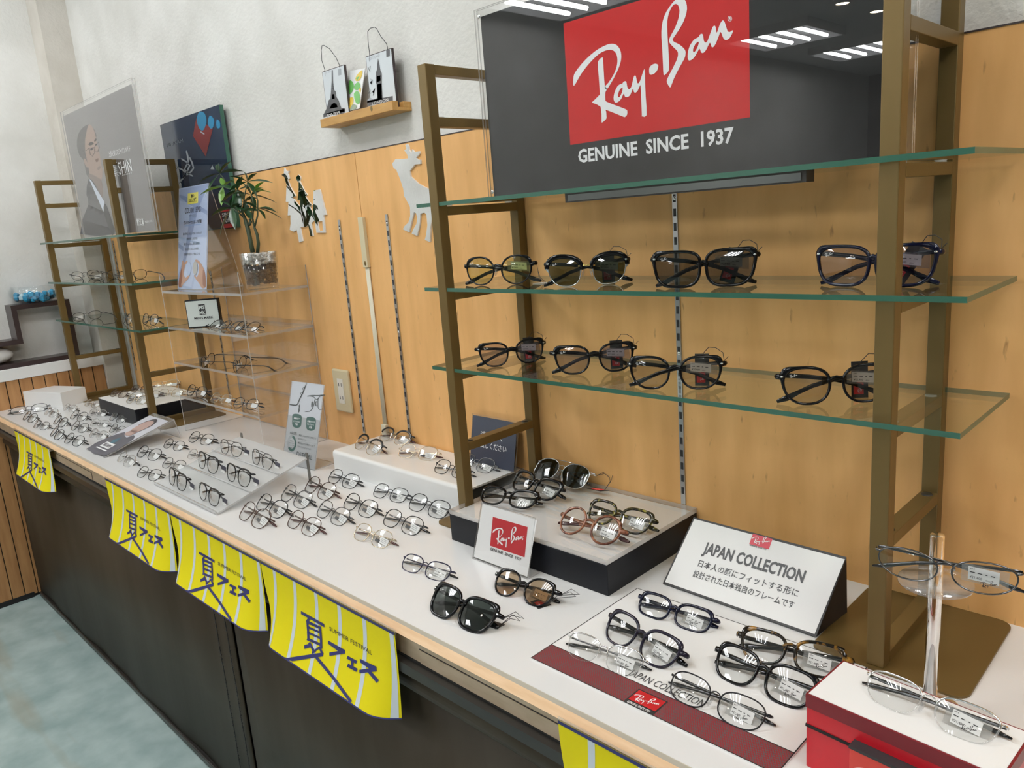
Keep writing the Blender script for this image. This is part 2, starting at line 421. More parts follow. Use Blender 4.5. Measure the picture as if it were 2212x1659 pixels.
for a, c in ((-2.66, -2.33), (-1.26, -0.94), (-0.855, -0.572), (-0.30, 0.0)):
    d = MB(); d.box(a - 0.0012, c + 0.0012, YC + 0.0004, YC + 0.001, 0.7015, 0.7245, 1); d.box(a, c, YC - 0.0006, YC + 0.0004, 0.7015, 0.7232, 0)
    d.build('drawer', [M['fascia'], M['ink']], t)
MB().box(XS, 1.2, -0.512, -0.47, 0.6815, 0.6985).build('lip', M['dark_metal'], t)
MB().box(XS, 1.2, -0.5, -0.47, 0.6985, 0.701).build('shadow_gap', M['black_shadow'], t)
XG = wy(527, 1480, -0.478).x
def blind(a, b, label):
    t = thing('roller_blind', ((a + b) / 2, -0.478, 0), label, 'roller blind')
    MB().tube([(a + 0.005, -0.476, 0.650), (b - 0.005, -0.476, 0.650)], 0.021, 20).build('roller', M['vinyl'], t)
    f = MB(); n = 60
    secs = []
    for i in range(n + 1):
        x = a + (b - a) * i / n
        dy = 0.0012 * math.sin(9 * x) + 0.0008 * math.sin(23 * x + 1)
        secs.append([(x, -0.480 + dy, 0.640), (x, -0.480 + dy * 2, 0.02), (x, -0.478 + dy * 2, 0.02), (x, -0.478 + dy, 0.640)])
    f.sweep(secs, 0); f.build('fabric', M['vinyl'], t)
    MB().box(a, b, -0.487, -0.471, 0.003, 0.021).build('bottom_bar', M['dark_metal'], t, bevel=0.003)
    return t
bl = blind(XS + 0.02, XG - 0.008, 'dark brown roller blind covering the counter front beside the slatted wall')
blind(XG + 0.008, 1.2, 'dark brown roller blind covering the counter front beneath the yellow banner nearest the mat')
for dx in (-0.085, -0.030):
    c = MB(); x = XG + dx
    pts = [(x + 0.006 * math.sin(i * 0.9) * 0.3, -0.4845, 0.655 - 0.6 * i / 30) for i in range(31)]
    c.tube(pts, 0.0009, 5)
    for i in range(60): c.ball((x, -0.4845, 0.65 - i * 0.0102), 0.0021, 6, 4)
    c.build('bead_chain', M['ink'], bl)
# ================================================================ fittings on the back wall
def standard(px0, px1, label, bottom=None):
    p = wy(*px0, 0.0); zt = p.z; zb = wy(*px1, 0.0).z if bottom is None else bottom
    x = (p.x + wy(*px1, 0.0).x) / 2
    m = MB(); m.box(x - 0.0045, x + 0.0045, -0.0022, 0.004, zb, zt)
    z = zt - 0.014; k = 0
    while z > zb + 0.012:
        m.box(x - 0.0025, x + 0.0025, -0.0026, -0.0021, z - 0.0125, z, 1)
        z -= 0.0228; k += 1
    for zz in (zt - 0.018, (zt + zb) / 2):
        m.lathe((x, -0.0024, zz), [(0.0, 0.0)] * 2, 8, 2) if False else m.ball((x, -0.0022, zz - 0.0025), (0.0034, 0.0016, 0.0034), 10, 6, 2)
    return tag(m.build('shelf_standard', [M['steel'], M['ink'], M['chrome']]), label, 'shelf standard', 'slotted steel shelf standards')
standard((733, 475), (788, 935), 'slotted steel shelf standard on the maple wall above the socket outlet')
standard((836, 463), (887, 950), 'slotted steel shelf standard between the cable cover and the shelf frame')
standard((1460, 400), (1475, 1088), 'slotted steel shelf standard behind the sunglasses shelves')
standard((455, 585), (496, 850), 'slotted steel shelf standard behind the clear acrylic shelf unit')
standard((243, 520), (297, 800), 'slotted steel shelf standard near the wall corner behind the tall portrait poster', )
# cable cover: flat upper cover, ribbed cord run
t = thing('cable_cover', wy(835, 925, 0.0), 'cream plastic cable cover running up the maple wall', 'cable cover')
xs = wy(790, 520, 0.0).x; z0 = wy(832, 915, 0.0).z; z1 = wy(794, 577, 0.0).z; z2 = wy(783, 469, 0.0).z
MB().box(xs - 0.011, xs + 0.009, -0.009, 0.0, z1, z2).build('cover', M['cream'], t, bevel=0.001)
c = MB()
for k in range(4): c.tube([(xs - 0.0075 + 0.004 * k, -0.003, z1), (xs - 0.0075 + 0.004 * k, -0.003, z0)], 0.0021, 6)
c.build('ribbed_cord', M['ivory'], t)
MB().box(xs - 0.011, xs + 0.008, -0.01, 0.0, CT + 0.002, z0).build('lower_cover', M['ivory'], t, bevel=0.001)
s = MB(); s.ball((xs, -0.0092, z1 + 0.010), (0.004, 0.0015, 0.006), 10, 6); s.build('screw', M['bronze'], t)
# socket outlet
P = [wy(480 + x / 3.95, 780 + y / 3.95, 0.0) for x, y in ((955, 60), (1090, 75), (1130, 445), (995, 415))]
x0 = (P[0].x + P[3].x) / 2; x1 = (P[1].x + P[2].x) / 2; z1 = (P[0].z + P[1].z) / 2; z0 = (P[2].z + P[3].z) / 2
t = thing('socket_outlet', ((x0 + x1) / 2, 0, z0), 'beige double socket outlet on the maple wall', 'socket outlet')
MB().box(x0, x1, -0.009, 0.0, z0, z1).build('cover_plate', M['cream'], t, bevel=0.006)
xm = (x0 + x1) / 2; zm = (z0 + z1) / 2
s = MB(); s.box(xm - 0.013, xm + 0.013, -0.0112, -0.008, zm - 0.034, zm + 0.034)
for zz in (zm - 0.018, zm + 0.018):
    for dx in (-0.006, 0.006): s.box(xm + dx - 0.001, xm + dx + 0.001, -0.0116, -0.011, zz - 0.0045, zz + 0.0045, 1)
tag(s.build('socket', [M['outlet_white'], M['ink']], t), 'white socket insert')
# mirror cut-outs on the wall
def cutout(name, loops, cr, label, cat, Y=-0.004, sm=0):
    if isinstance(loops[0][0], (int, float)): loops = [loops]
    W = [[wy(*cr(x, y), Y) for x, y in (smooth_loop(l, sm) if sm else l)] for l in loops]
    vs, fs = flat_shape([[(p.x, p.z) for p in l] for l in W])
    m = MB(); put(m, (vs, fs), lambda x, z: Vector((x, Y, z)), 0, (0, -1, 0), 0.0)
    for l in W:
        n = len(l)
        m.add([p for p in l] + [p + Vector((0, -Y, 0)) for p in l], [(i, (i + 1) % n, n + (i + 1) % n, n + i) for i in range(n)], 1)
    return tag(m.build(name, [M['mirror'], M['mirror_edge']]), label, cat)
dc = crop(840, 300, 6.914)
cutout('mirror_reindeer', [(50, 370), (100, 300), (200, 300), (285, 292), (275, 240), (228, 165), (262, 150), (245, 92), (268, 76), (292, 105), (300, 165), (335, 222), (345, 155), (375, 195), (455, 182), (460, 215), (402, 282), (432, 315), (470, 310), (472, 375), (385, 382), (310, 480), (325, 565), (440, 668), (560, 735), (700, 785), (760, 810), (800, 890), (830, 950), (840, 1010),
                           (810, 1080), (812, 1180), (858, 1325), (838, 1390), (850, 1510), (795, 1620), (780, 1480), (770, 1350), (742, 1290), (722, 1180), (690, 1130), (640, 1200), (620, 1330), (612, 1540), (535, 1510), (555, 1440), (575, 1290), (560, 1130), (530, 1100), (470, 1118), (462, 1260), (420, 1450), (340, 1415), (355, 1370), (410, 1270), (422, 1180), (405, 1110), (372, 1095), (340, 1230), (300, 1395), (208, 1350), (235, 1300), (290, 1250), (318, 1150), (315, 1020), (270, 930), (225, 850), (215, 750), (170, 610), (110, 460), (70, 440)],
       dc, 'silver mirrored reindeer cut-out stuck on the maple wall', 'wall ornament')
tc = crop(600, 360, 9.76)
cutout('mirror_tree', [(135, 25), (170, 95), (230, 88), (215, 150), (235, 255), (200, 270), (255, 420), (370, 615), (330, 640), (290, 655), (340, 690), (400, 775), (470, 850), (480, 950), (520, 1060), (535, 1120), (525, 1280), (465, 1270), (520, 1570), (450, 1600), (400, 1330), (330, 1370), (250, 1330), (270, 1200), (265, 1020), (210, 1030), (225, 740), (170, 740), (185, 380), (165, 320), (140, 220), (80, 175), (128, 145)],
       tc, 'tall mirrored fir tree cut-out topped with a star, on the maple wall', 'wall ornament')
cutout('mirror_tree', [(430, 168), (470, 200), (480, 250), (462, 300), (480, 350), (560, 510), (622, 595), (580, 625), (640, 720), (715, 810), (670, 850), (720, 940), (775, 1130), (700, 1190), (745, 1460), (690, 1470), (640, 1230), (575, 1275), (532, 1275), (540, 1110), (490, 930), (465, 840), (478, 700), (415, 710), (437, 560), (440, 330), (400, 290), (385, 230)],
       tc, 'mirrored fir tree cut-out topped with an oval, between star tree and short tree', 'wall ornament', Y=-0.0032)
cutout('mirror_tree', [[(755, 500), (885, 480), (930, 680), (1020, 1015), (960, 1020), (995, 1395), (815, 1395), (785, 1180), (740, 1000)], [(835, 1160), (940, 1148), (950, 1345), (862, 1350)]],
       tc, 'short mirrored tree cut-out with a square opening, nearest the shelf standard', 'wall ornament')
# small ledge with three picture plaques
YP = 0.012
lc = crop(690, 50, 7.211)
Yf = -0.040
A = wy(*lc(8, 1500), Yf); B = wy(*lc(1128, 1205), Yf); zb = wy(*lc(150, 1600), Yf).z
t = thing('wall_ledge', ((A.x + B.x) / 2, 0, zb), 'small pine picture ledge on the white plaster wall', 'wall shelf')
zt = (A.z + B.z) / 2
l = MB(); l.box(A.x, B.x, Yf, Yf + 0.016, zb, zt); l.box(A.x, B.x, Yf + 0.016, YP, zb, zt - 0.012); l.box(A.x, B.x, Yf + 0.03, YP, zt - 0.012, zt)
l.build('ledge', M['pine'], t, bevel=0.001)
k = wy(*lc(810, 1330), Yf); kn = MB(); kn.ball((k.x, Yf, k.z), (0.0042, 0.0008, 0.0062), 12, 6); tag(kn.build('knot', M['bronze'], t), 'dark wood knot')
def plaque(name, tl, tr, hl, hr, label, art, wire=None, Y=Yf + 0.022):
    a = wy(*lc(*tl), Y); b = wy(*lc(*tr), Y); zt_ = (a.z + b.z) / 2; zb_ = zt - 0.012
    t = thing(name, ((a.x + b.x) / 2, Y, zb_), label, 'picture')
    pl = (0, Y, 0)
    m = MB(); m.box(a.x, b.x, Y, Y + 0.006, zb_, zt_); m.box(a.x + 0.0016, b.x - 0.0016, Y - 0.0003, Y + 0.0001, zb_, zt_ - 0.0016, 1)
    art(m, pl)
    m.build('board', [M['dark_wood'], mat('card_blue', (0.66, 0.70, 0.73), 0.5), M['ink_grey'], M['white_ink'], mat('card_grey', (0.35, 0.37, 0.40), 0.5)], t)
    if wire:
        MB().tube([wy(*lc(x, y), Y) for x, y in wire], 0.0008, 6).build('hanging_wire', M['ink'], t)
    return t
N_ = (0, -1, 0)
def art_paris(m, p):
    S = lambda l, mi, sm=0: px_shape(m, l, lc, p, N_, mi, 0.0008, sm)
    S([(195, 735), (212, 730), (216, 900), (232, 1045), (255, 1060), (268, 1150), (300, 1195), (345, 1320), (395, 1330), (398, 1430), (70, 1420), (120, 1320), (150, 1200), (175, 1180), (185, 1060), (195, 900)], 2)
    S([(205, 1110), (232, 1105), (245, 1180), (200, 1185)], 1)
    S([(165, 1335), (190, 1270), (230, 1240), (270, 1260), (290, 1310)], 1)
    for y in (930, 970, 1010): S([(200, y), (218, y - 4), (219, y + 6), (200, y + 10)], 1)
    S([(64, 1420), (400, 1330), (402, 1380), (66, 1470)], 2)
    S([(295, 720), (342, 708), (345, 805), (298, 818)], 4)
    fit_text(m, 'PARIS', wy(*lc(135, 1462), p[1]), wy(*lc(330, 1412), p[1]), 0.0065, N_, 3, 0.0, 0.0012)
    fit_text(m, 'POST CARD', wy(*lc(90, 790), p[1]), wy(*lc(185, 765), p[1]), 0.0034, N_, 4, 0.0, 0.0008)
def art_london(m, p):
    S = lambda l, mi, sm=0: px_shape(m, l, lc, p, N_, mi, 0.0008, sm)
    S([(918, 545), (940, 650), (955, 740), (975, 780), (975, 930), (990, 1190), (905, 1205), (893, 945), (880, 920), (885, 770), (900, 720), (905, 640)], 2)
    S([(897, 830), (955, 812), (957, 900), (898, 920)], 1); S([(905, 955), (970, 935), (978, 1180), (912, 1195)], 4)
    S([(750, 1210), (1148, 1135), (1150, 1215), (752, 1290)], 2)
    S([(748, 1200), (790, 1160), (850, 1190), (905, 1160), (905, 1215), (750, 1240)], 4)
    S([(1045, 425), (1100, 410), (1100, 515), (1048, 530)], 2)
    S(stroke([(765, 1100), (800, 1040), (790, 1110), (830, 1070), (850, 1110), (875, 1010), (840, 1130)], 8), 2)
    S(stroke([(770, 690), (800, 670), (790, 720), (765, 700), (795, 760)], 8), 2); S(stroke([(795, 870), (830, 880), (820, 960), (790, 930)], 9), 4)
    fit_text(m, 'POST CARD', wy(*lc(775, 585), p[1]), wy(*lc(945, 520), p[1]), 0.0050, N_, 4, 0.0, 0.0008)
    fit_text(m, 'LONDON', wy(*lc(830, 1280), p[1]), wy(*lc(1080, 1215), p[1]), 0.0065, N_, 3, 0.0, 0.0012)
plaque('picture_plaque', (40, 757), (380, 648), 0, 0, 'grey picture plaque of an iron lattice tower, on the pine ledge', art_paris, [(90, 830), (82, 720), (35, 575), (28, 420), (40, 350), (70, 345), (160, 400), (260, 540), (310, 650), (335, 760)])
plaque('picture_plaque', (718, 520), (1120, 388), 0, 0, 'pale picture plaque of a clock tower, on the pine ledge', art_london, [(785, 600), (780, 470), (757, 280), (752, 130), (790, 80), (860, 62), (890, 85), (960, 210), (1045, 320), (1060, 380), (1065, 500)])
# printed card with green leaves and lemons leaning between them
Y = Yf + 0.024
q = [wy(*lc(472, 745), Y + 0.014), wy(*lc(712, 700), Y + 0.014), wy(*lc(622, 1330), Y), wy(*lc(437, 1375), Y)]
n = (q[1] - q[2]).cross(q[3] - q[2]).normalized()
if n.y > 0: n = -n
m = MB(); m.slab([q[3], q[2], q[1], q[0]], n, 0.0015)
S = lambda l, mi, sm=3: px_shape(m, l, lc, q[2], n, mi, 0.0005 + 0.0002 * mi, sm)
S([(660, 735), (672, 790), (630, 890), (570, 900), (575, 830)], 1); S([(455, 1190), (530, 1160), (520, 1280), (445, 1340)], 1); S([(620, 1030), (650, 1010), (640, 1090)], 1)
S([(470, 900), (525, 920), (540, 1000), (500, 1090), (455, 1090)], 2); S([(545, 980), (600, 920), (640, 960), (620, 1030), (560, 1040)], 2); S([(540, 1100), (600, 1060), (635, 1130), (625, 1250), (570, 1240)], 2)
S([(480, 1360), (520, 1270), (580, 1280), (575, 1330)], 3)
S([(560, 860), (600, 840), (630, 830), (605, 870), (600, 910), (590, 870)], 2, 2)
tag(m.build('picture_card', [M['paper'], mat('lemon_print', (0.72, 0.50, 0.05), 0.5), mat('leaf_print', (0.13, 0.42, 0.09), 0.5), mat('olive_print', (0.25, 0.32, 0.22), 0.5)]), 'white card printed with green leaves and lemons, on the pine ledge', 'picture')
# ================================================================ bronze shelf ladders and glass shelves
RUNGS = (1.587, 1.513, 1.364, 1.2155, 1.0695, 0.933)
def ladder(x, yf, yb, label, plate=True):
    w = 0.0105
    t = thing('shelf_ladder', (x, (yf + yb) / 2, CT), label, 'shelf ladder', 'bronze shelf ladders')
    MB().box(x - w, x + w, yf, yf + 0.021, CT + 0.003, 1.598).build('post', M['bronze'], t, bevel=0.0012)
    MB().box(x - w, x + w, yb - 0.021, yb, CT + 0.003, 1.598).build('post', M['bronze'], t, bevel=0.0012)
    for z in RUNGS[1:] + (1.597, CT + 0.0175):
        r = MB(); r.box(x - w, x + w, yf + 0.021, yb - 0.021, z - 0.0155, z)
        rg = r.build('rung', M['bronze'], t, bevel=0.0008)
        if z in RUNGS[1:]:
            for yy in (yf + 0.033, yb - 0.033):
                p = MB(); p.lathe((x, yy, z), [(0.0, 0.0014), (0.0065, 0.0014), (0.0075, 0.0)], 14); tag(p.build('shelf_pad', M['acrylic_milky'] if z > 0.95 else M['dark_metal'], rg))
    b = MB(); r = 0.018; x0, x1, y0, y1 = x - 0.081, x + 0.103, yf - 0.006, yb
    pts = []
    for cx, cy, a0 in ((x1 - r, y1 - r, 0), (x0 + r, y1 - r, 90), (x0 + r, y0 + r, 180), (x1 - r, y0 + r, 270)):
        pts += [(cx + r * math.cos(math.radians(a0 + 90 * i / 6)), cy + r * math.sin(math.radians(a0 + 90 * i / 6))) for i in range(7)]
    b.hexa([(p[0], p[1], CT) for p in pts], [(p[0], p[1], CT + 0.003) for p in pts])
    b.build('base_plate', M['bronze'], t)
    return t
XLA, XLB, XLC, XLD = -3.335, -2.5755, -1.061, -0.3125
ladder(XLD, -0.207, -0.001, 'bronze shelf ladder whose base plate holds the clear rod with eyeglasses before it')
ladder(XLC, -0.218, -0.001, 'bronze shelf ladder standing between the white riser and the black display box')
ladder(XLB, -0.232, -0.02, 'bronze shelf ladder beside the blue lens sign and acrylic shelf unit')
ladder(XLA, -0.232, -0.02, 'bronze shelf ladder by the wall corner, nearest the fish bowl')
GT = 0.0065
def glass_shelf(x0, x1, y0, y1, z, label):
    m = MB(); m.box(x0, x1, y0, y1, z, z + GT)
    for i, f in enumerate(m.f):
        m.m[i] = 0 if f in ((0, 2, 3, 1), (4, 5, 7, 6)) else 1
    return tag(m.build('glass_shelf', [M['glass'], M['glass_edge']]), label, 'glass shelf', 'glass shelves')
ZG = [z + 0.0015 for z in (1.364, 1.2155, 1.0695)]
for z, s in zip(ZG, ('topmost glass shelf carrying the black and red sign', 'middle glass shelf with four sunglasses under the black and red sign', 'lowest glass shelf with four tinted glasses above the black display box')):
    glass_shelf(-1.113, -0.229, -0.2155, -0.012, z, s)
for z, s in zip(ZG, ('topmost glass shelf carrying the tall portrait poster', 'glass shelf under the portrait poster holding three open eyeglasses', 'lowest glass shelf by the wall corner, with folded eyeglasses')):
    glass_shelf(-3.385, -2.503, -0.240, -0.03, z, s)
Z1, Z2, Z3 = (z + GT for z in ZG)
# ---------------------------------------------------------------- lettering of the logo, traced once
lg = crop(1200, 0, 5.0273)
LOGO_PX = [
 ([[(188, 932), (182, 850), (203, 782), (300, 660), (420, 553), (520, 495), (595, 473), (655, 490), (693, 548), (702, 620), (690, 690), (660, 770), (600, 885), (545, 968), (524, 940), (560, 900), (618, 810), (652, 722), (660, 640), (643, 575), (600, 541), (535, 546), (450, 592), (350, 692), (262, 808)]], 2),
 ([[(448, 670), (495, 623), (503, 640), (513, 790), (523, 925), (548, 965), (530, 1000), (530, 1080), (545, 1105), (650, 1147), (750, 1185), (768, 1205), (765, 1245), (745, 1268), (720, 1265), (545, 1195), (538, 1210), (543, 1275), (530, 1300), (495, 1330), (488, 1315), (478, 1160), (390, 1118), (400, 1095), (465, 1030), (468, 1000), (458, 840)]], 0),
 ([[(745, 880), (758, 890), (765, 930), (775, 960), (795, 965), (815, 930), (832, 850), (848, 818), (862, 830), (875, 890), (885, 905), (905, 880), (935, 790), (950, 752), (958, 765), (962, 900), (968, 1050), (978, 1250), (930, 1262), (926, 1250), (920, 1100), (912, 935), (905, 930), (880, 985), (855, 1006), (838, 995), (828, 962), (800, 1030), (765, 1054), (740, 1045), (728, 1015), (700, 1075), (665, 1108), (640, 1115), (620, 1085), (622, 1030), (640, 975), (665, 930), (695, 912), (715, 905), (725, 888)],
   [(712, 948), (685, 975), (668, 1025), (670, 1055), (690, 1045), (710, 1000), (717, 960)]], 0),
 ([[(1005, 770), (1010, 730), (1040, 700), (1075, 690), (1103, 705), (1100, 745), (1075, 785), (1040, 808), (1012, 805)]], 2),
 ([[(1162, 812), (1155, 700), (1148, 550), (1138, 400), (1142, 280), (1170, 170), (1220, 80), (1275, 10), (1330, -30), (1390, -10), (1415, 60), (1410, 140), (1370, 250), (1310, 350), (1265, 415), (1262, 435), (1280, 455), (1340, 485), (1395, 540), (1400, 590), (1385, 640), (1330, 740), (1275, 850), (1240, 942), (1225, 940), (1200, 900), (1200, 860), (1240, 780), (1300, 660), (1318, 600), (1315, 560), (1295, 535), (1235, 475), (1222, 440), (1235, 395), (1290, 290), (1325, 190), (1335, 110), (1320, 55), (1290, 40), (1255, 65), (1220, 140), (1202, 230), (1203, 340), (1212, 500), (1222, 680), (1220, 760), (1190, 800)]], 0),
 ([[(1580, 365), (1592, 385), (1600, 440), (1618, 460), (1640, 440), (1680, 330), (1700, 285), (1718, 277), (1728, 295), (1735, 345), (1745, 345), (1770, 270), (1795, 225), (1812, 220), (1830, 250), (1855, 330), (1880, 345), (1905, 330), (1916, 328), (1910, 355), (1880, 410), (1845, 432), (1815, 420), (1795, 370), (1780, 345), (1765, 380), (1730, 470), (1700, 510), (1682, 505), (1665, 460), (1630, 530), (1595, 572), (1568, 565), (1552, 525), (1510, 600), (1470, 645), (1435, 655), (1424, 615), (1430, 550), (1450, 490), (1490, 430), (1520, 412), (1545, 395), (1560, 370)],
   [(1535, 452), (1505, 480), (1483, 530), (1485, 565), (1505, 555), (1530, 510), (1545, 465)]], 0),
 ([[(1905, 200), (1899, 222), (1882, 229), (1865, 222), (1859, 200), (1865, 178), (1882, 171), (1899, 178)], [(1900, 200), (1895, 218), (1882, 224), (1869, 218), (1864, 200), (1869, 182), (1882, 176), (1895, 182)]], 2),
 ([[(1873, 217), (1873, 184), (1888, 183), (1893, 192), (1888, 200), (1894, 215), (1888, 216), (1883, 203), (1879, 203), (1879, 217)]], 0),
]
YS = -0.150
_c = [wy(*lg(*p), YS) for p in ((147, 1575), (2100, 1270))]
LX0, LX1, LZ0 = _c[0].x, _c[1].x, (_c[0].z + _c[1].z) / 2
LZ1 = wy(*lg(55, 257), YS).z
LW = LX1 - LX0
def _norm(p):
    q = wy(*lg(*p), YS); return ((q.x - LX0) / LW, (q.z - LZ0) / LW)
LOGO = []
for loops, sm in LOGO_PX:
    L = [[_norm(p) for p in l] for l in loops]
    LOGO.append(flat_shape([smooth_loop(l, 3) if sm else smooth_loop(l, 2) for l in L]))
LOGO_H = (LZ1 - LZ0) / LW
LOGO_LITE = [flat_shape([[_norm(p) for p in l[::2]] for l in loops[:1]]) for loops, sm in LOGO_PX[:6]]
def logo(mb, A, B, n, mi, eps=0.0006, lite=False):     # A: lower left corner of the field, B: lower right
    U = B - A; V = Vector(n).normalized().cross(U).normalized() * U.length
    for s in (LOGO_LITE if lite else LOGO): put(mb, s, lambda x, y: A + U * x + V * y, mi, Vector(n).normalized(), eps)
def field(mb, A, B, h, n, mi, eps=0.0004, d=0.0):
    n = Vector(n).normalized(); V = n.cross(B - A).normalized() * h
    q = [A, B, B + V, A + V]; mb.add([p + n * eps for p in q], [(0, 1, 2, 3)], mi)
# ---------------------------------------------------------------- big black and red sign on the topmost shelf
xa, xb = -0.9945, -0.3085
zb = Z1
zt = wy(1020, 24, YS).z
t = thing('acrylic_sign', ((xa + xb) / 2, YS, zb), 'large black acrylic sign with a red script logo field on the topmost glass shelf', 'sign')
p = MB(); p.slab([(xa, YS, zb), (xb, YS, zb), (xb, YS, zt), (xa, YS, zt)], (0, -1, 0), 0.003, 0, 1)
p.slab([(xa, YS + 0.006, zb), (xb, YS + 0.006, zb), (xb, YS + 0.006, zt), (xa, YS + 0.006, zt)], (0, -1, 0), 0.003, 0, 1)
p.build('acrylic_sheets', [M['acrylic'], M['acrylic_edge']], t)
sb = MB(); sx0 = wy(1065, 425, YS).x; sx1 = wy(1930, 350, YS).x; sz1 = zt - 0.012
sb.slab([(sx0, YS + 0.0032, zb + 0.0015), (sx1, YS + 0.0032, zb + 0.0015), (sx1, YS + 0.0032, sz1), (sx0, YS + 0.0032, sz1)], N_, 0.001)
A = Vector((LX0, YS + 0.0032, LZ0)); B = Vector((LX1, YS + 0.0032, LZ0))
field(sb, A, B, LW * LOGO_H, N_, 1, 0.0002)
logo(sb, A, B, N_, 2, 0.0006)
ta = wy(1000 + 582 / 2.353, 826 / 2.353, YS); tb = wy(1000 + 1372 / 2.353, 722 / 2.353, YS)
zz = (ta.z + tb.z) / 2
fit_text(sb, 'GENUINE  SINCE  1937', Vector((ta.x, YS + 0.0032, zz)), Vector((tb.x, YS + 0.0032, zz)), 0.0185, N_, 2, 0.028, 0.0006)
sb.build('printed_insert', [mat('sign_black', (0.022, 0.021, 0.022), 0.6, spec=0.1), mat('sign_red', (0.60, 0.030, 0.030), 0.6, spec=0.1), M['white_ink']], t)
pins = MB()
for px, pz in ((xa + 0.012, zt - 0.012), (xa + 0.012, zb + 0.010), (xb - 0.012, zb + 0.010), (xb - 0.012, zt - 0.012)):
    pins.ball((px, YS - 0.0008, pz), (0.0035, 0.0012, 0.0035), 10, 6)
pins.build('corner_pin', M['chrome'], t)
# light bar under the topmost shelf
a = wy(1000 + 545 / 2.353, 990 / 2.353, -0.185); b = wy(1000 + 1768 / 2.353, 870 / 2.353, -0.185)
zc = ZG[0]
l = MB(); l.box(a.x, b.x, -0.197, -0.175, zc - 0.013, zc); lb = l.build('light_bar', [M['dark_metal']])
tag(lb, 'slim unlit light bar fixed beneath the topmost glass shelf', 'light')
l = MB(); l.box(a.x + 0.006, b.x - 0.006, -0.1982, -0.196, zc - 0.011, zc - 0.002)
l.build('reflector', mat('bar_reflector', (0.16, 0.17, 0.17), 0.12, 1.0), lb)
# ================================================================ portrait poster on the far topmost shelf
YP1 = -0.2
pc = crop(120, 160, 4.608)
q = [wy(185, 509, YP1), wy(345, 497, YP1), wy(283, 168, YP1), wy(130, 245, YP1)]
x0 = (q[0].x + q[3].x) / 2; x1 = (q[1].x + q[2].x) / 2; z1 = (q[2].z + q[3].z) / 2; z0 = Z1
t = thing('portrait_poster', ((x0 + x1) / 2, YP1, z0), 'tall clear poster of a man in glasses and suit, standing on the far topmost shelf', 'poster')
m = MB()
m.slab([(x0, YP1 + 0.004, z0), (x1, YP1 + 0.004, z0), (x1, YP1 + 0.004, z1), (x0, YP1 + 0.004, z1)], N_, 0.003, 0, 1)
m.slab([(x0, YP1 - 0.004, z0), (x1, YP1 - 0.004, z0), (x1, YP1 - 0.004, z1), (x0, YP1 - 0.004, z1)], N_, 0.003, 0, 1)
m.build('acrylic_sheets', [M['acrylic'], M['acrylic_edge']], t)
def film(n_, c): return clear('film_' + n_, (0.9, 0.9, 0.9), 0.02, 0.4, c, 0.86)
FM = [film('grey', (0.155, 0.14, 0.145)), mat('print_hair', (0.03, 0.024, 0.024), 0.6), mat('print_skin', (0.34, 0.21, 0.155), 0.6), mat('print_skin_dark', (0.17, 0.095, 0.07), 0.6), mat('print_suit', (0.085, 0.08, 0.088), 0.6), mat('print_shirt', (0.62, 0.66, 0.76), 0.6), mat('print_dark', (0.035, 0.03, 0.035), 0.6), M['white_ink']]
m = MB(); p1 = (0, YP1, 0)
S = lambda l, mi, sm=3, e=0: px_shape(m, l, pc, p1, N_, mi, 0.0004 + 0.00015 * (mi + e), sm)
zt1 = wy(*pc(730, 110), YP1).z
m.slab([(x0 + 0.008, YP1, z0 + 0.004), (x1 - 0.016, YP1, z0 + 0.004), (x1 - 0.016, YP1, zt1), (x0 + 0.008, YP1, zt1)], N_, 0.0005)
S([(250, 1590), (330, 1300), (310, 1200), (332, 1040), (400, 1100), (490, 1290), (560, 1480), (590, 1590)], 4, 2)
S([(335, 1040), (360, 1060), (490, 1270), (480, 1370)], 5, 0); S([(490, 1290), (520, 1330), (580, 1520), (580, 1590), (560, 1590), (486, 1390)], 6, 2)
S([(340, 990), (440, 1040), (465, 1080), (470, 1230), (345, 1050)], 3, 2)
S([(215, 720), (222, 620), (260, 545), (330, 500), (380, 540), (410, 620), (380, 650), (330, 700), (310, 800), (330, 920), (345, 1030), (310, 1000), (280, 860), (240, 810)], 1, 3)
S([(330, 505), (365, 520), (395, 590), (412, 680), (440, 790), (455, 900), (470, 960), (462, 1050), (440, 1075), (390, 1060), (345, 1010), (325, 900), (300, 790), (295, 680), (305, 600)], 2, 3)
S([(285, 840), (310, 860), (330, 920), (315, 930), (290, 890)], 2, 2)
S([(415, 940), (440, 915), (452, 925), (435, 955)], 3, 2); S([(400, 850), (430, 840), (425, 870), (408, 875)], 3, 2, 1)
S([(330, 700), (355, 675), (385, 690), (350, 712)], 1, 2, 3); S([(388, 660), (405, 640), (412, 655), (395, 675)], 1, 2, 3)
for lp in (stroke([(305, 762), (340, 738), (385, 730), (395, 780), (370, 820), (350, 800), (340, 745)], 5), stroke([(392, 735), (405, 700), (432, 680), (438, 730), (425, 775), (402, 770)], 5)):
    S(lp, 6, 0)
S([(350, 745), (372, 735), (375, 750), (355, 762)], 6, 2); S([(400, 700), (418, 690), (418, 705), (404, 712)], 6, 2)
def pt(m_, s, a, b, h, mi, bold=0.0, p=None, n=N_, cr=pc, e=0.0016):
    A = onp(*cr(*a), p, n); B = onp(*cr(*b), p, n)
    fit_text(m_, s, A, B, h, n, mi, bold, e)
pt(m, '上質を愉しむジャパンメイド', (538, 825), (752, 762), 0.013, 7, 0.0, p1)
pt(m, '真SHIN', (585, 1020), (770, 965), 0.036, 7, 0.0, p1)
for k in range(5): S([(672 + 20 * k, 1000 - 5 * k), (682 + 20 * k, 997 - 5 * k), (680 + 20 * k, 1012 - 5 * k), (672 + 20 * k, 1014 - 5 * k)], 7, 0)
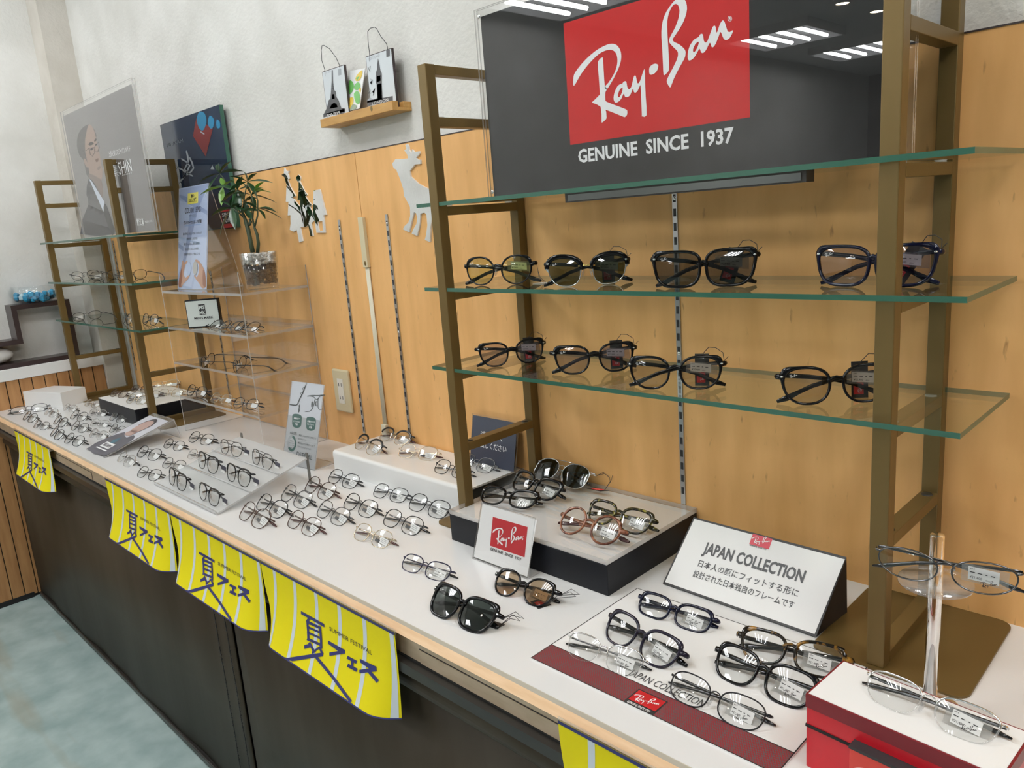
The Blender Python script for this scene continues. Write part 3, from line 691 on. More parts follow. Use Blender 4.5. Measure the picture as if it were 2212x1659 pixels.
pt(m, '鯖江産', (820, 1503), (888, 1500), 0.016, 7, 0.02, p1); pt(m, 'MADE IN JAPAN', (897, 1482), (970, 1472), 0.006, 7, 0.0, p1)
m.build('printed_film', FM, t)
# dark panel on the wall behind it, its marks reading backwards
YD = -0.012
q = [wy(345, 268, YD), wy(475, 228, YD), wy(510, 492, YD)]
x0, x1, z1, z0 = q[0].x, (q[1].x + q[2].x) / 2, (q[0].z + q[1].z) / 2, q[2].z
gc = crop(0, 100, 3.607)
t = thing('dark_panel', ((x0 + x1) / 2, YD, z0), 'dark blue glossy panel with mirror-written marks, on the wall behind the plant', 'poster')
m = MB(); m.slab([(x0, YD, z0), (x1, YD, z0), (x1, YD, z1), (x0, YD, z1)], N_, 0.012, 0, 1)
pd = (0, YD, 0)
S = lambda l, mi, sm=3, e=0: px_shape(m, l, gc, pd, N_, mi, 0.0003 + 0.00012 * (mi + e), sm)
S([(1530, 560), (1660, 640), (1605, 860), (1505, 700)], 2, 0)
S([(1570, 508), (1600, 530), (1610, 590), (1585, 655), (1555, 640), (1535, 580), (1545, 525)], 3); S([(1635, 540), (1668, 570), (1662, 630), (1640, 640), (1622, 600)], 3); S([(1690, 570), (1715, 590), (1715, 635), (1690, 632)], 3)
for st in ([(1455, 820), (1470, 900), (1440, 960), (1500, 1010)], [(1420, 880), (1480, 930), (1430, 1020)], [(1480, 870), (1510, 950), (1460, 1000)], [(1320, 920), (1380, 940), (1330, 1000), (1360, 1050)], [(1400, 950), (1450, 990), (1400, 1060)]):
    S(smooth_loop(stroke(st, 12), 2), 4, 0)
A = wy(*gc(1432, 745), YD); B = wy(*gc(1300, 780), YD)
vs, fs = flat_text('MADE IN'); w_ = max(p[0] for p in vs)
put(m, (vs, fs), lambda x, y: Vector((A.x + (B.x - A.x) * x / w_, YD, A.z - 0.001 + y * 0.016)), 5, N_, 0.0008)
S([(1565, 672), (1595, 690), (1595, 680), (1565, 660)], 4, 0)
S([(1655, 925), (1672, 960), (1642, 958)], 4, 0)
m.build('panel', [mottled('panel_blue', (0.012, 0.022, 0.05), (0.03, 0.05, 0.085), nscale=3, rough=0.06, spec=0.6), M['glass_edge'], mat('panel_red', (0.20, 0.035, 0.035), 0.15), mat('panel_sky', (0.04, 0.24, 0.42), 0.15), mat('panel_white', (0.42, 0.45, 0.48), 0.2), mat('panel_grey', (0.13, 0.14, 0.15), 0.2)], t)
m = MB(); a = wy(490, 490, YD - 0.003); b = wy(512, 489, YD - 0.003)
sx0 = wy(484, 489, YD).x; sx1 = wy(511, 489, YD).x
m.box(sx0, sx1, YD - 0.004, YD - 0.0015, z0 + 0.002, z0 + 0.055)
m.box(sx0 + 0.004, sx1, YD - 0.0046, YD - 0.0039, z0 + 0.014, z0 + 0.050, 1)
fit_text(m, 'SECT', Vector((sx0 + 0.008, YD - 0.0046, z0 + 0.036)), Vector((sx1 - 0.004, YD - 0.0046, z0 + 0.036)), 0.010, N_, 2, 0.03)
fit_text(m, '10年', Vector((sx0 + 0.012, YD - 0.0046, z0 + 0.018)), Vector((sx1 - 0.010, YD - 0.0046, z0 + 0.018)), 0.011, N_, 2, 0.03)
tag(m.build('panel_sticker', [M['red_ink'], M['ink'], M['white_ink']], t), 'red and black sticker')
# ================================================================ left wall ledge: stepped shelf, bowl, cushion
t = thing('stepped_shelf', (-3.46, -0.3, 0.912), 'dark brown stepped shelf unit standing on the white wall ledge', 'shelf unit')
D0, D1 = -3.515, -3.425
MB().box(D0, D1, -1.6, -0.168, 0.912, 0.930).build('bottom_board', M['dark_wood'], t)
MB().box(D0, D1, -0.186, -0.168, 0.930, 1.130).build('upright', M['dark_wood'], t)
MB().box(D0, D1, -0.372, -0.168, 1.130, 1.148).build('top_board', M['dark_wood'], t)
MB().box(D0, D1, -0.372, -0.354, 1.018, 1.130).build('upright', M['dark_wood'], t)
MB().box(D0, D1, -1.0, -0.354, 1.000, 1.018).build('middle_board', M['dark_wood'], t)
m = MB(); bc = (-3.47, -0.272, 1.148)
m.lathe(bc, [(0.0, 0.0), (0.045, 0.001), (0.072, 0.012), (0.088, 0.032), (0.088, 0.048), (0.078, 0.064), (0.079, 0.066), (0.0765, 0.066), (0.086, 0.048), (0.086, 0.032), (0.070, 0.0135), (0.044, 0.003), (0.0, 0.002)], 40)
tag(m.build('fish_bowl', clear('bowl_glass', (0.97, 0.98, 0.98), 0.06), origin=bc), 'round clear glass bowl on top of the stepped shelf', 'bowl')
m = MB(); rnd = random.Random(3)
for i in range(70):
    a = rnd.random() * 6.28; r = 0.066 * math.sqrt(rnd.random()); z = 0.012 + rnd.random() * 0.022
    s = 0.010 + rnd.random() * 0.006
    m.ball((bc[0] + r * math.cos(a), bc[1] + r * math.sin(a), bc[2] + z), (s, s * 0.8, s * 0.9), 5, 3, 1 if rnd.random() < 0.14 else 0)
    for k in range(len(m.s) - 15, len(m.s)): m.s[k] = False
tag(m.build('blue_crystals', [mat('blue_crystal', (0.03, 0.30, 0.52), 0.08, spec=0.7), mat('pale_crystal', (0.55, 0.72, 0.80), 0.08, spec=0.7)]), 'blue acrylic crystals lying in the round glass bowl', 'crystals', kind='stuff')
m = MB(); m.ball((-3.475, -0.46, 0.963), (0.036, 0.075, 0.033), 14, 10)
tag(m.build('white_cushion', M['paper'], bevel=0), 'soft white folded cushion lying inside the dark stepped shelf', 'cushion')
# ================================================================ far part of the worktop
a, b, c = wz(25, 876, CT), wz(136.5, 881, CT), wz(153.7, 864, CT)
a = b + (a - b) * 0.72
d = Vector((-(b - a).y, (b - a).x, 0)).normalized() * 0.105
H = 0.058
m = MB(); m.hexa([p for p in (a, b, b + d, a + d)], [p + Vector((0, 0, H)) for p in (a, b, b + d, a + d)])
tag(m.build('white_block', M['white'], bevel=0.0012), 'plain white display block on the worktop beside the slatted wall', 'display block')
WB = CT + H
def board_box(name, label, x0, x1, y0, y1, z0, z1, top=None):
    m = MB(); m.box(x0, x1, y0, y1, z0, z1)
    return tag(m.build(name, M['black'], bevel=0.001), label, 'display box')
t = thing('display_box', (-2.78, -0.13, CT), 'black display box with a white top holding metal eyeglasses, under the far glass shelves', 'display box', 'black display boxes')
MB().box(-2.965, -2.612, -0.263, -0.03, CT + 0.003, 0.815).build('body', M['black'], t, bevel=0.001)
MB().box(-2.965, -2.612, -0.263, -0.03, 0.815, 0.8165).build('top_sheet', M['white'], t)
ZBL = 0.8165
# tilted portrait holder
F0, F1 = wz(187, 972.5, CT), wz(225.7, 989.4, CT)
u = (F1 - F0).normalized(); w_ = 0.150
F0 = F1 - u * w_
zt_ = 0.820
R1 = wz(377, 906.9, zt_); R0 = R1 - u * w_
n = (F1 - F0).cross(R0 - F0).normalized()
if n.z < 0: n = -n
t = thing('photo_holder', (F0 + F1) / 2, 'tilted clear acrylic holder with a portrait card, lying between two groups of eyeglasses', 'sign holder')
m = MB(); m.slab([F0 + n * 0.003, F1 + n * 0.003, R1 + n * 0.003, R0 + n * 0.003], n, 0.003, 0, 1)
Rb1 = Vector((R1.x, R1.y + 0.012, CT)); Rb0 = Vector((R0.x, R0.y + 0.012, CT))
m.slab([R0, R1, Rb1, Rb0], (0, 1, 0), 0.003, 0, 1)
m.build('clear_stand', [M['acrylic'], M['acrylic_edge']], t)
m = MB(); e = n * 0.0036
def fp(s, t_): return F0 + (F1 - F0) * s + (R0 - F0) * t_
m.add([fp(0.03, 0.02) + e, fp(0.97, 0.02) + e, fp(0.97, 0.93) + e, fp(0.03, 0.93) + e], [(0, 1, 2, 3)])
def FS(l, mi, k=3): put(m, flat_shape([smooth_loop(l, k) if k else l]), lambda x, y: fp(x, y), mi, n, 0.0036 + 0.0003 * mi)
FS([(0.03, 0.02), (0.97, 0.02), (0.97, 0.30), (0.90, 0.44), (0.70, 0.50), (0.62, 0.42), (0.40, 0.45), (0.25, 0.50), (0.10, 0.40), (0.03, 0.30)], 1, 2)
FS([(0.35, 0.30), (0.46, 0.40), (0.56, 0.29), (0.47, 0.18)], 2, 0)
FS([(0.36, 0.46), (0.62, 0.46), (0.64, 0.56), (0.50, 0.60), (0.36, 0.55)], 4, 2)
FS([(0.30, 0.66), (0.33, 0.57), (0.50, 0.52), (0.66, 0.58), (0.70, 0.70), (0.66, 0.80), (0.48, 0.84), (0.33, 0.78)], 4, 3)
FS([(0.27, 0.68), (0.30, 0.80), (0.44, 0.89), (0.62, 0.87), (0.72, 0.76), (0.70, 0.68), (0.64, 0.76), (0.50, 0.78), (0.36, 0.75)], 3, 3)
FS([(0.36, 0.685), (0.47, 0.68), (0.47, 0.71), (0.36, 0.715)], 3, 0); FS([(0.53, 0.68), (0.64, 0.685), (0.64, 0.715), (0.53, 0.71)], 3, 0)
FS([(0.44, 0.60), (0.56, 0.60), (0.50, 0.615)], 3, 0)
FS([(0.28, 0.13), (0.72, 0.13), (0.72, 0.24), (0.28, 0.24)], 5, 0); FS([(0.24, 0.085), (0.78, 0.085), (0.78, 0.105), (0.24, 0.105)], 5, 0)
fit_text(m, '真SHIN', fp(0.32, 0.155), fp(0.68, 0.155), 0.012, n, 1, 0.02, 0.0056)
m.build('portrait_card', [mat('card_pale', (0.55, 0.55, 0.60), 0.5), mat('card_dark', (0.09, 0.085, 0.10), 0.5), mat('card_teal', (0.05, 0.13, 0.17), 0.5), mat('card_hair', (0.06, 0.05, 0.055), 0.5), mat('card_skin', (0.45, 0.31, 0.27), 0.5), M['white_ink']], t)
# ================================================================ clear acrylic shelf unit
AX0, AX1, AY0, AY1 = -2.395, -1.880, -0.196, -0.002
AZ = (0.8735, 0.981, 1.0885, 1.1975)
t = thing('acrylic_shelf_unit', ((AX0 + AX1) / 2, (AY0 + AY1) / 2, CT), 'clear acrylic shelf unit of four tiers, a potted plant on its top', 'shelf unit')
def pane(m, q, n, th): m.slab(q, n, th, 0, 1)
for x, nn in ((AX0, -1), (AX1, 1)):
    m = MB(); pane(m, [(x, AY0, CT), (x, AY1, CT), (x, AY1, 1.252), (x, AY0, 1.252)], (nn, 0, 0), 0.005); m.build('side_panel', [M['acrylic'], M['acrylic_edge']], t)
for z in AZ:
    m = MB(); pane(m, [(AX0 + 0.005, AY0, z), (AX1 - 0.005, AY0, z), (AX1 - 0.005, AY1, z), (AX0 + 0.005, AY1, z)], (0, 0, 1), 0.007); m.build('shelf', [M['acrylic'], M['acrylic_edge']], t)
m = MB(); pane(m, [(AX0 + 0.005, AY1 - 0.004, CT), (AX1 - 0.005, AY1 - 0.004, CT), (AX1 - 0.005, AY1 - 0.004, 1.10), (AX0 + 0.005, AY1 - 0.004, 1.10)], (0, -1, 0), 0.003); m.build('back_panel', [M['acrylic'], M['acrylic_edge']], t)
# plaque box on the second tier
zA = AZ[2]
ba, bb = Vector((-2.2655, -0.186, zA)), Vector((-2.2005, -0.117, zA))
nrm = Vector(((bb - ba).y, -(bb - ba).x, 0)).normalized()
d = -nrm * 0.020; H = 0.081
t = thing('brand_plaque', (ba + bb) / 2, 'small black box with a white monogram front, on the acrylic unit behind wire eyeglasses', 'sign')
m = MB(); m.hexa([ba, bb, bb + d, ba + d], [p + Vector((0, 0, H)) for p in (ba, bb, bb + d, ba + d)])
m.build('box', M['black'], t, bevel=0.0008)
m = MB(); U = (bb - ba); Zv = Vector((0, 0, H))
fr = lambda s, v: ba + U * s + Zv * v
m.add([fr(*p) + nrm * 0.0006 for p in ((0.025, 0.04), (0.975, 0.04), (0.975, 0.96), (0.025, 0.96))], [(0, 1, 2, 3)])
for k, s in enumerate(('MS', 'MK')):
    x0, z0 = 0.41, 0.66 - 0.19 * k
    m.add([fr(x0 - 0.01, z0 - 0.02) + nrm * 0.001, fr(x0 + 0.19, z0 - 0.02) + nrm * 0.001, fr(x0 + 0.19, z0 + 0.17) + nrm * 0.001, fr(x0 - 0.01, z0 + 0.17) + nrm * 0.001], [(0, 1, 2, 3)], 1)
    fit_text(m, s, fr(x0, z0), fr(x0 + 0.18, z0), 0.0098, nrm, 0, 0.03, 0.0014)
fit_text(m, "MEN'S MARK", fr(0.22, 0.30), fr(0.80, 0.30), 0.0062, nrm, 1, 0.03, 0.0012)
m.build('front_sheet', [mat('pale_green_white', (0.66, 0.71, 0.68), 0.3), M['ink']], t)
# lens leaflet stand on the top tier
zA = AZ[3]
def fitted(mb, fr, loops, n, mi, eps=0.0006, sm=0):     # outlines given in 0..1 of a face
    if isinstance(loops[0][0], (int, float)): loops = [loops]
    put(mb, flat_shape([smooth_loop(l, sm) if sm else l for l in loops]), lambda x, y: fr(x, y), mi, n, eps)
def aframe(B0, B1, H, lean, depth):
    u = (B1 - B0).normalized(); bk = Vector((-u.y, u.x, 0))
    T0 = B0 + bk * lean + Vector((0, 0, H)); T1 = B1 + bk * lean + Vector((0, 0, H))
    n = (B1 - B0).cross(T0 - B0).normalized()
    return T0, T1, n, bk
B0, B1 = Vector((-2.386, -0.150, zA)), Vector((-2.186, -0.150, zA))
T0, T1, n, bk = aframe(B0, B1, 0.296, 0.054, 0.1)
t = thing('leaflet_stand', (B0 + B1) / 2, 'tall pale blue leaflet stand for coloured lenses beside the potted plant', 'leaflet stand')
m = MB()
m.slab([B0 + n * 0.002, B1 + n * 0.002, T1 + n * 0.002, T0 + n * 0.002], n, 0.0015, 0, 1)
K0, K1 = B0 + bk * 0.112, B1 + bk * 0.112
m.slab([K1, K0, T0 + bk * 0.003, T1 + bk * 0.003], bk, 0.002, 0, 1)
m.slab([B0 + Vector((0, 0, 0.002)), B1 + Vector((0, 0, 0.002)), K1 + Vector((0, 0, 0.002)), K0 + Vector((0, 0, 0.002))], (0, 0, 1), 0.002, 0, 1)
m.build('clear_stand', [M['acrylic'], M['acrylic_edge']], t)
def leaf(B0, B1, T0, T1, n, name, base, arts, mats, t):
    m = MB(); fr = lambda s, v: B0 + (B1 - B0) * s + (T0 - B0) * v
    m.slab([fr(0, 0), fr(1, 0), fr(1, 1), fr(0, 1)], n, 0.0006, 0)
    arts(m, fr); return m.build(name, mats, t)
def art_lens(m, fr):
    F = lambda l, mi, e=0.0003, sm=0: fitted(m, fr, l, n, mi, e, sm)
    F([(0.0, 0.92), (0.35, 0.83), (1, 0.70), (1, 0.74), (0.72, 0.80), (1, 0.99), (0.0, 0.99)], 1); F([(0.42, 0.78), (0.70, 0.80), (0.28, 0.30), (0.02, 0.06), (0.0, 0.14), (0.22, 0.34)], 1); F([(0, 0.46), (0.18, 0.42), (0.18, 0.38), (0, 0.41)], 1)
    F([(0.31, 0.83), (0.67, 0.83), (0.67, 0.935), (0.31, 0.935)], 2, 0.0006)
    T = lambda s, x0, x1, y, h, mi=3, b=0.0: fit_text(m, s, fr(x0, y), fr(x1, y), h, n, mi, b, 0.0009)
    T('春の', 0.43, 0.54, 0.892, 0.0075, 3, 0.03); T('まぶしさ対策', 0.35, 0.63, 0.85, 0.0085, 3, 0.03)
    T('COLOR LENS', 0.22, 0.77, 0.745, 0.0155); T('カラーレンズ', 0.38, 0.60, 0.705, 0.0065)
    T('“薄いカラー”でまぶしさを軽減', 0.18, 0.80, 0.64, 0.0075, 3, 0.02)
    F(stroke([(0.2 + 0.032 * i, 0.62 + (0.008 if i % 2 else 0.0)) for i in range(19)], 0.006), 6, 0.0006)
    for s, x0, x1, y in (('春の紫外線、まぶしいと感じていませんか？', 0.16, 0.82, 0.535), ('紫外線対策には色が有効。', 0.30, 0.68, 0.485), ('薄いカラーレンズなら、室内でも違和感なく、', 0.20, 0.78, 0.435), ('目もと明るくまぶしさを軽減し、', 0.24, 0.75, 0.385), ('紫外線対策や花粉、もっと快適に過ごせる。', 0.20, 0.78, 0.335)): T(s, x0, x1, y, 0.0055)
    F([(0.03, 0.06), (0.09, 0.16), (0.14, 0.25), (0.15, 0.28), (0.19, 0.285), (0.22, 0.265), (0.31, 0.285), (0.34, 0.275), (0.32, 0.258), (0.25, 0.24), (0.23, 0.20), (0.20, 0.16), (0.27, 0.115), (0.40, 0.145), (0.42, 0.13), (0.33, 0.09), (0.20, 0.055), (0.12, 0.015)], 4, 0.0006, 2)
    F([(0.98, 0.03), (0.97, 0.12), (0.92, 0.19), (0.86, 0.225), (0.80, 0.255), (0.70, 0.285), (0.62, 0.29), (0.61, 0.275), (0.68, 0.262), (0.73, 0.235), (0.74, 0.19), (0.72, 0.15), (0.66, 0.12), (0.60, 0.145), (0.57, 0.135), (0.62, 0.11), (0.78, 0.05), (0.86, 0.015)], 4, 0.0006, 2)
    F([(0.02, 0.05), (0.12, 0.21), (0.15, 0.13), (0.10, 0.02)], 5, 0.0009, 2); F([(0.98, 0.03), (0.95, 0.16), (0.88, 0.19), (0.88, 0.05)], 5, 0.0009, 2)
    F([(0.40, 0.27), (0.46, 0.24), (0.475, 0.205), (0.45, 0.16), (0.40, 0.14), (0.33, 0.16), (0.29, 0.205), (0.33, 0.255)], 7, 0.0012, 2)
    F([(0.62, 0.275), (0.68, 0.25), (0.70, 0.21), (0.67, 0.16), (0.62, 0.14), (0.55, 0.165), (0.52, 0.21), (0.56, 0.26)], 8, 0.0012, 2)
leaf(B0, B1, T0, T1, n, 'leaflet', None, art_lens, [mat('leaflet_blue', (0.52, 0.62, 0.86), 0.45), mat('leaflet_blue_deep', (0.34, 0.43, 0.68), 0.45), mat('leaflet_yellow', (0.85, 0.75, 0.14), 0.45), M['ink'], mat('hand_print', (0.50, 0.28, 0.19), 0.5), mat('hand_print_dark', (0.30, 0.12, 0.07), 0.5), mat('wave_blue', (0.25, 0.42, 0.72), 0.45), mat('lens_print_blue', (0.42, 0.52, 0.74), 0.4), mat('lens_print_grey', (0.47, 0.46, 0.44), 0.4)], t)
# potted money tree
PC = Vector((-1.962, -0.092, zA))
t = thing('potted_plant', PC, 'artificial money tree in a clear pot of white and brown pebbles, on the acrylic unit', 'plant')
m = MB(); m.lathe(PC, [(0.0, 0.0), (0.040, 0.0), (0.043, 0.004), (0.049, 0.098), (0.0465, 0.098), (0.040, 0.008), (0.0, 0.008)], 32)
m.build('pot', clear('pot_glass', (0.95, 0.95, 0.95), 0.06), t)
def pebbles(z0, z1, count, sr, mats, name, seed, r0, full):
    rnd = random.Random(seed); m = MB()
    for i in range(count):
        z = z0 + (z1 - z0) * rnd.random(); R = 0.0385 + 0.0065 * (z - 0.0) / 0.098 - sr * 0.75
        a = rnd.random() * 6.283; r = R if not full or rnd.random() < 0.55 else R * math.sqrt(rnd.random())
        q = Matrix.Rotation(rnd.random() * 3, 3, 'Z') @ Matrix.Rotation(rnd.random() - 0.5, 3, 'X')
        m.ball(PC + Vector((r * math.cos(a), r * math.sin(a), z)), (sr * (0.8 + 0.5 * rnd.random()), sr * (0.7 + 0.3 * rnd.random()), sr * 0.75), 7, 5, 0, q)
    return tag(m.build(name, mats, t), kind='stuff')
tag(pebbles(0.014, 0.064, 330, 0.0052, mat('brown_pebble', (0.05, 0.032, 0.028), 0.6), 'brown_pebbles', 4, 0.03, False), 'dark brown pebbles')
tag(pebbles(0.066, 0.094, 230, 0.0050, mat('white_pebble', (0.78, 0.77, 0.73), 0.6), 'white_pebbles', 5, 0.03, True), 'white pebbles')
m = MB(); trunk = mat('trunk_green', (0.03, 0.045, 0.018), 0.6)
# branch points traced on a plane through the pot
pl = crop(440, 340, 5.922)
def pp(x, y, dy=0.0): return wy(*pl(x, y), PC.y + dy)
def limb(pts, r): m.tube([pp(*p) for p in pts], r, 8)
limb([(628, 1215), (600, 1080), (570, 930), (545, 840), (520, 760), (470, 640), (400, 480), (330, 400), (260, 380)], [0.0065, 0.006, 0.0062, 0.0058, 0.004, 0.003, 0.0022, 0.0018, 0.0015])
limb([(690, 1215, 0.008), (700, 1100, 0.008), (685, 990, 0.008), (650, 900, 0.008), (625, 780, 0.006), (640, 600, 0.006), (610, 470, 0.006)], [0.0048, 0.0046, 0.0042, 0.0032, 0.0025, 0.002, 0.0015])
limb([(655, 880, 0.008), (690, 740, 0.01), (692, 560, 0.01), (660, 430, 0.01)], [0.0026, 0.002, 0.0017, 0.0014]); limb([(580, 860), (600, 820), (585, 790)], [0.005, 0.004, 0.003])
limb([(620, 760, 0.006), (600, 640, 0.006), (610, 520, 0.006)], 0.0014); limb([(545, 800), (440, 700), (355, 640)], [0.0025, 0.0016, 0.0014]); limb([(330, 400), (250, 260), (205, 210)], 0.0014)
limb([(500, 700), (520, 500), (560, 320)], [0.002, 0.0016, 0.0012]); limb([(470, 640), (440, 480), (430, 420)], 0.0014)
m.build('trunk', trunk, t)
m = MB(); rnd = random.Random(11)
def leaf_blade(c, d, L, W, droop, mi):
    d = d.normalized(); side = d.cross(Vector((0, 0, 1))).normalized(); up = side.cross(d).normalized()
    tw = rnd.uniform(-0.5, 0.5); side = (side * math.cos(tw) + up * math.sin(tw)).normalized(); up = side.cross(d).normalized()
    rows = []
    for k, (f, wd) in enumerate(((0, 0.05), (0.18, 0.55), (0.42, 1.0), (0.68, 0.85), (0.88, 0.38), (1.0, 0.02))):
        p = c + d * (L * f) - Vector((0, 0, 1)) * (droop * L * f * f)
        ww = W * wd / 2
        rows.append((p - side * ww + up * ww * 0.35, p, p + side * ww + up * ww * 0.35))
    vs = [q for r in rows for q in r]
    fs = [(3 * i + j, 3 * i + j + 1, 3 * i + 3 + j + 1, 3 * i + 3 + j) for i in range(5) for j in (0, 1)]
    m.add(vs, fs, mi, True)
RT = Vector((0.71, 0.70, -0.07)); UPV = Vector((0, 0, 1)); FW = Vector((0.70, -0.69, 0))
def whorl(x, y, dy, dirs, L, W, mi):
    c = pp(x, y, dy)
    for (dx, dz, df, s) in dirs:
        leaf_blade(c, RT * dx + UPV * dz + FW * df, L * s, W * (0.8 + 0.2 * s), 0.18, mi)
G0, G1, G2 = 0, 1, 2
whorl(205, 205, 0.0, [(-0.95, -0.25, 0.2, 1.0), (0.65, 0.7, 0.1, 0.9), (1.0, 0.25, 0.1, 1.15), (0.05, 1, 0, 0.55), (-0.2, 0.6, -0.3, 0.6), (-0.55, -0.7, 0.4, 1.1)], 0.062, 0.018, G0)
whorl(245, 380, -0.02, [(-1, -0.18, 0.4, 1.0), (0.7, 0.45, 0.2, 0.75), (-0.1, -1, 0.5, 0.75), (0.0, 1, 0.2, 0.5)], 0.062, 0.019, G1)
whorl(355, 640, -0.025, [(-1, -0.25, 0.3, 1.0), (-0.55, -1, 0.4, 1.35), (0.2, -1, 0.5, 1.0), (-0.6, 0.5, 0.2, 0.65), (0.8, 0.3, 0.3, 0.8), (0.2, 0.9, 0.1, 0.6), (0.7, -0.2, 0.2, 0.6)], 0.056, 0.021, G0)
whorl(430, 420, 0.0, [(-0.8, 0.3, 0.2, 1.1), (-0.3, -0.8, 0.3, 0.9), (0.4, 0.8, 0.2, 0.9), (0.9, 0.3, 0.2, 1.0), (-0.9, -0.5, 0.3, 0.9), (0.1, -0.9, 0.4, 1.0), (-0.4, 0.9, 0.0, 0.7)], 0.056, 0.019, G0)
whorl(560, 310, 0.01, [(1.0, 0.12, 0.1, 1.25), (-0.7, 0.35, 0.1, 0.9), (-0.9, -0.3, 0.2, 1.0), (-0.15, 0.8, 0.0, 0.6), (0.4, -0.5, 0.3, 0.8), (0.5, 0.5, 0, 0.7)], 0.056, 0.017, G0)
whorl(650, 430, 0.0, [(0.75, 0.7, 0.3, 0.9), (1.0, 0.08, 0.3, 0.95), (0.6, 0.3, 0.4, 0.7)], 0.052, 0.018, G1)
whorl(610, 480, 0.02, [(0.9, -0.12, 0.2, 1.4), (-0.8, 0.2, 0.2, 1.0), (-0.5, -0.6, 0.3, 0.9), (0.6, 0.35, 0.2, 0.9), (-0.3, 0.7, 0.1, 0.8), (0.2, -0.8, 0.3, 0.7)], 0.052, 0.017, G0)
whorl(690, 650, 0.01, [(1.0, -0.25, 0.2, 1.35), (0.9, 0.08, 0.2, 0.9), (-0.9, -0.1, 0.2, 1.0), (0.95, -0.05, 0.0, 1.0), (-0.6, 0.4, 0.2, 0.8), (0.5, -0.5, 0.4, 0.7)], 0.052, 0.016, G0)
whorl(520, 560, 0.01, [(-0.7, -0.3, 0.3, 0.9), (0.6, -0.3, 0.3, 0.9), (0.2, -0.9, 0.3, 0.8), (-0.3, 0.8, 0.0, 0.8), (0.8, 0.3, 0.1, 0.8)], 0.052, 0.019, G0)
whorl(560, 680, 0.0, [(0.7, 0.1, 0.3, 0.8), (0.3, -0.5, 0.4, 0.6), (-0.6, 0.2, 0.3, 0.7)], 0.045, 0.015, G0)
m.build('foliage', [mat('leaf_dark', (0.018, 0.060, 0.020), 0.32), mat('leaf_light', (0.17, 0.33, 0.055), 0.35)], t)
# ================================================================ sloping milky acrylic tray
TX0, TX1 = -1.921, -1.577
F0, F1 = Vector((TX0, -0.472, CT + 0.004)), Vector((TX1, -0.472, CT + 0.004))
R0, R1 = Vector((TX0, -0.243, 0.825)), Vector((TX1, -0.243, 0.825))
TN = (F1 - F0).cross(R0 - F0).normalized()
t = thing('sloping_tray', (F0 + F1) / 2, 'sloping milky acrylic tray on grey rear posts holding six dark eyeglasses', 'display tray')
m = MB(); m.slab([F0, F1, R1, R0], TN, 0.004, 0, 1)
m.slab([F0 + Vector((0, -0.002, 0.006)), F1 + Vector((0, -0.002, 0.006)), F1, F0], (0, -1, 0), 0.003, 0, 1)
m.build('sheet', [M['acrylic_milky'], M['acrylic_edge']], t)
for k in (0.36, 0.68):
    p0, p1 = F0.lerp(R0, k) + TN * 0.0022, F1.lerp(R1, k) + TN * 0.0022
    MB().tube([p0, p1], 0.0022, 6).build('retaining_strip', M['acrylic_milky'], t)
for p in (R0 + Vector((0.012, 0.002, 0)), R1 + Vector((-0.004, 0.002, 0))):
    MB().box(p.x - 0.004, p.x + 0.004, p.y, p.y + 0.003, CT, 0.836).build('rear_post', mat('grey_post', (0.16, 0.155, 0.14), 0.4), t)
def onslope(x, y): return onp(x, y, F0, TN)
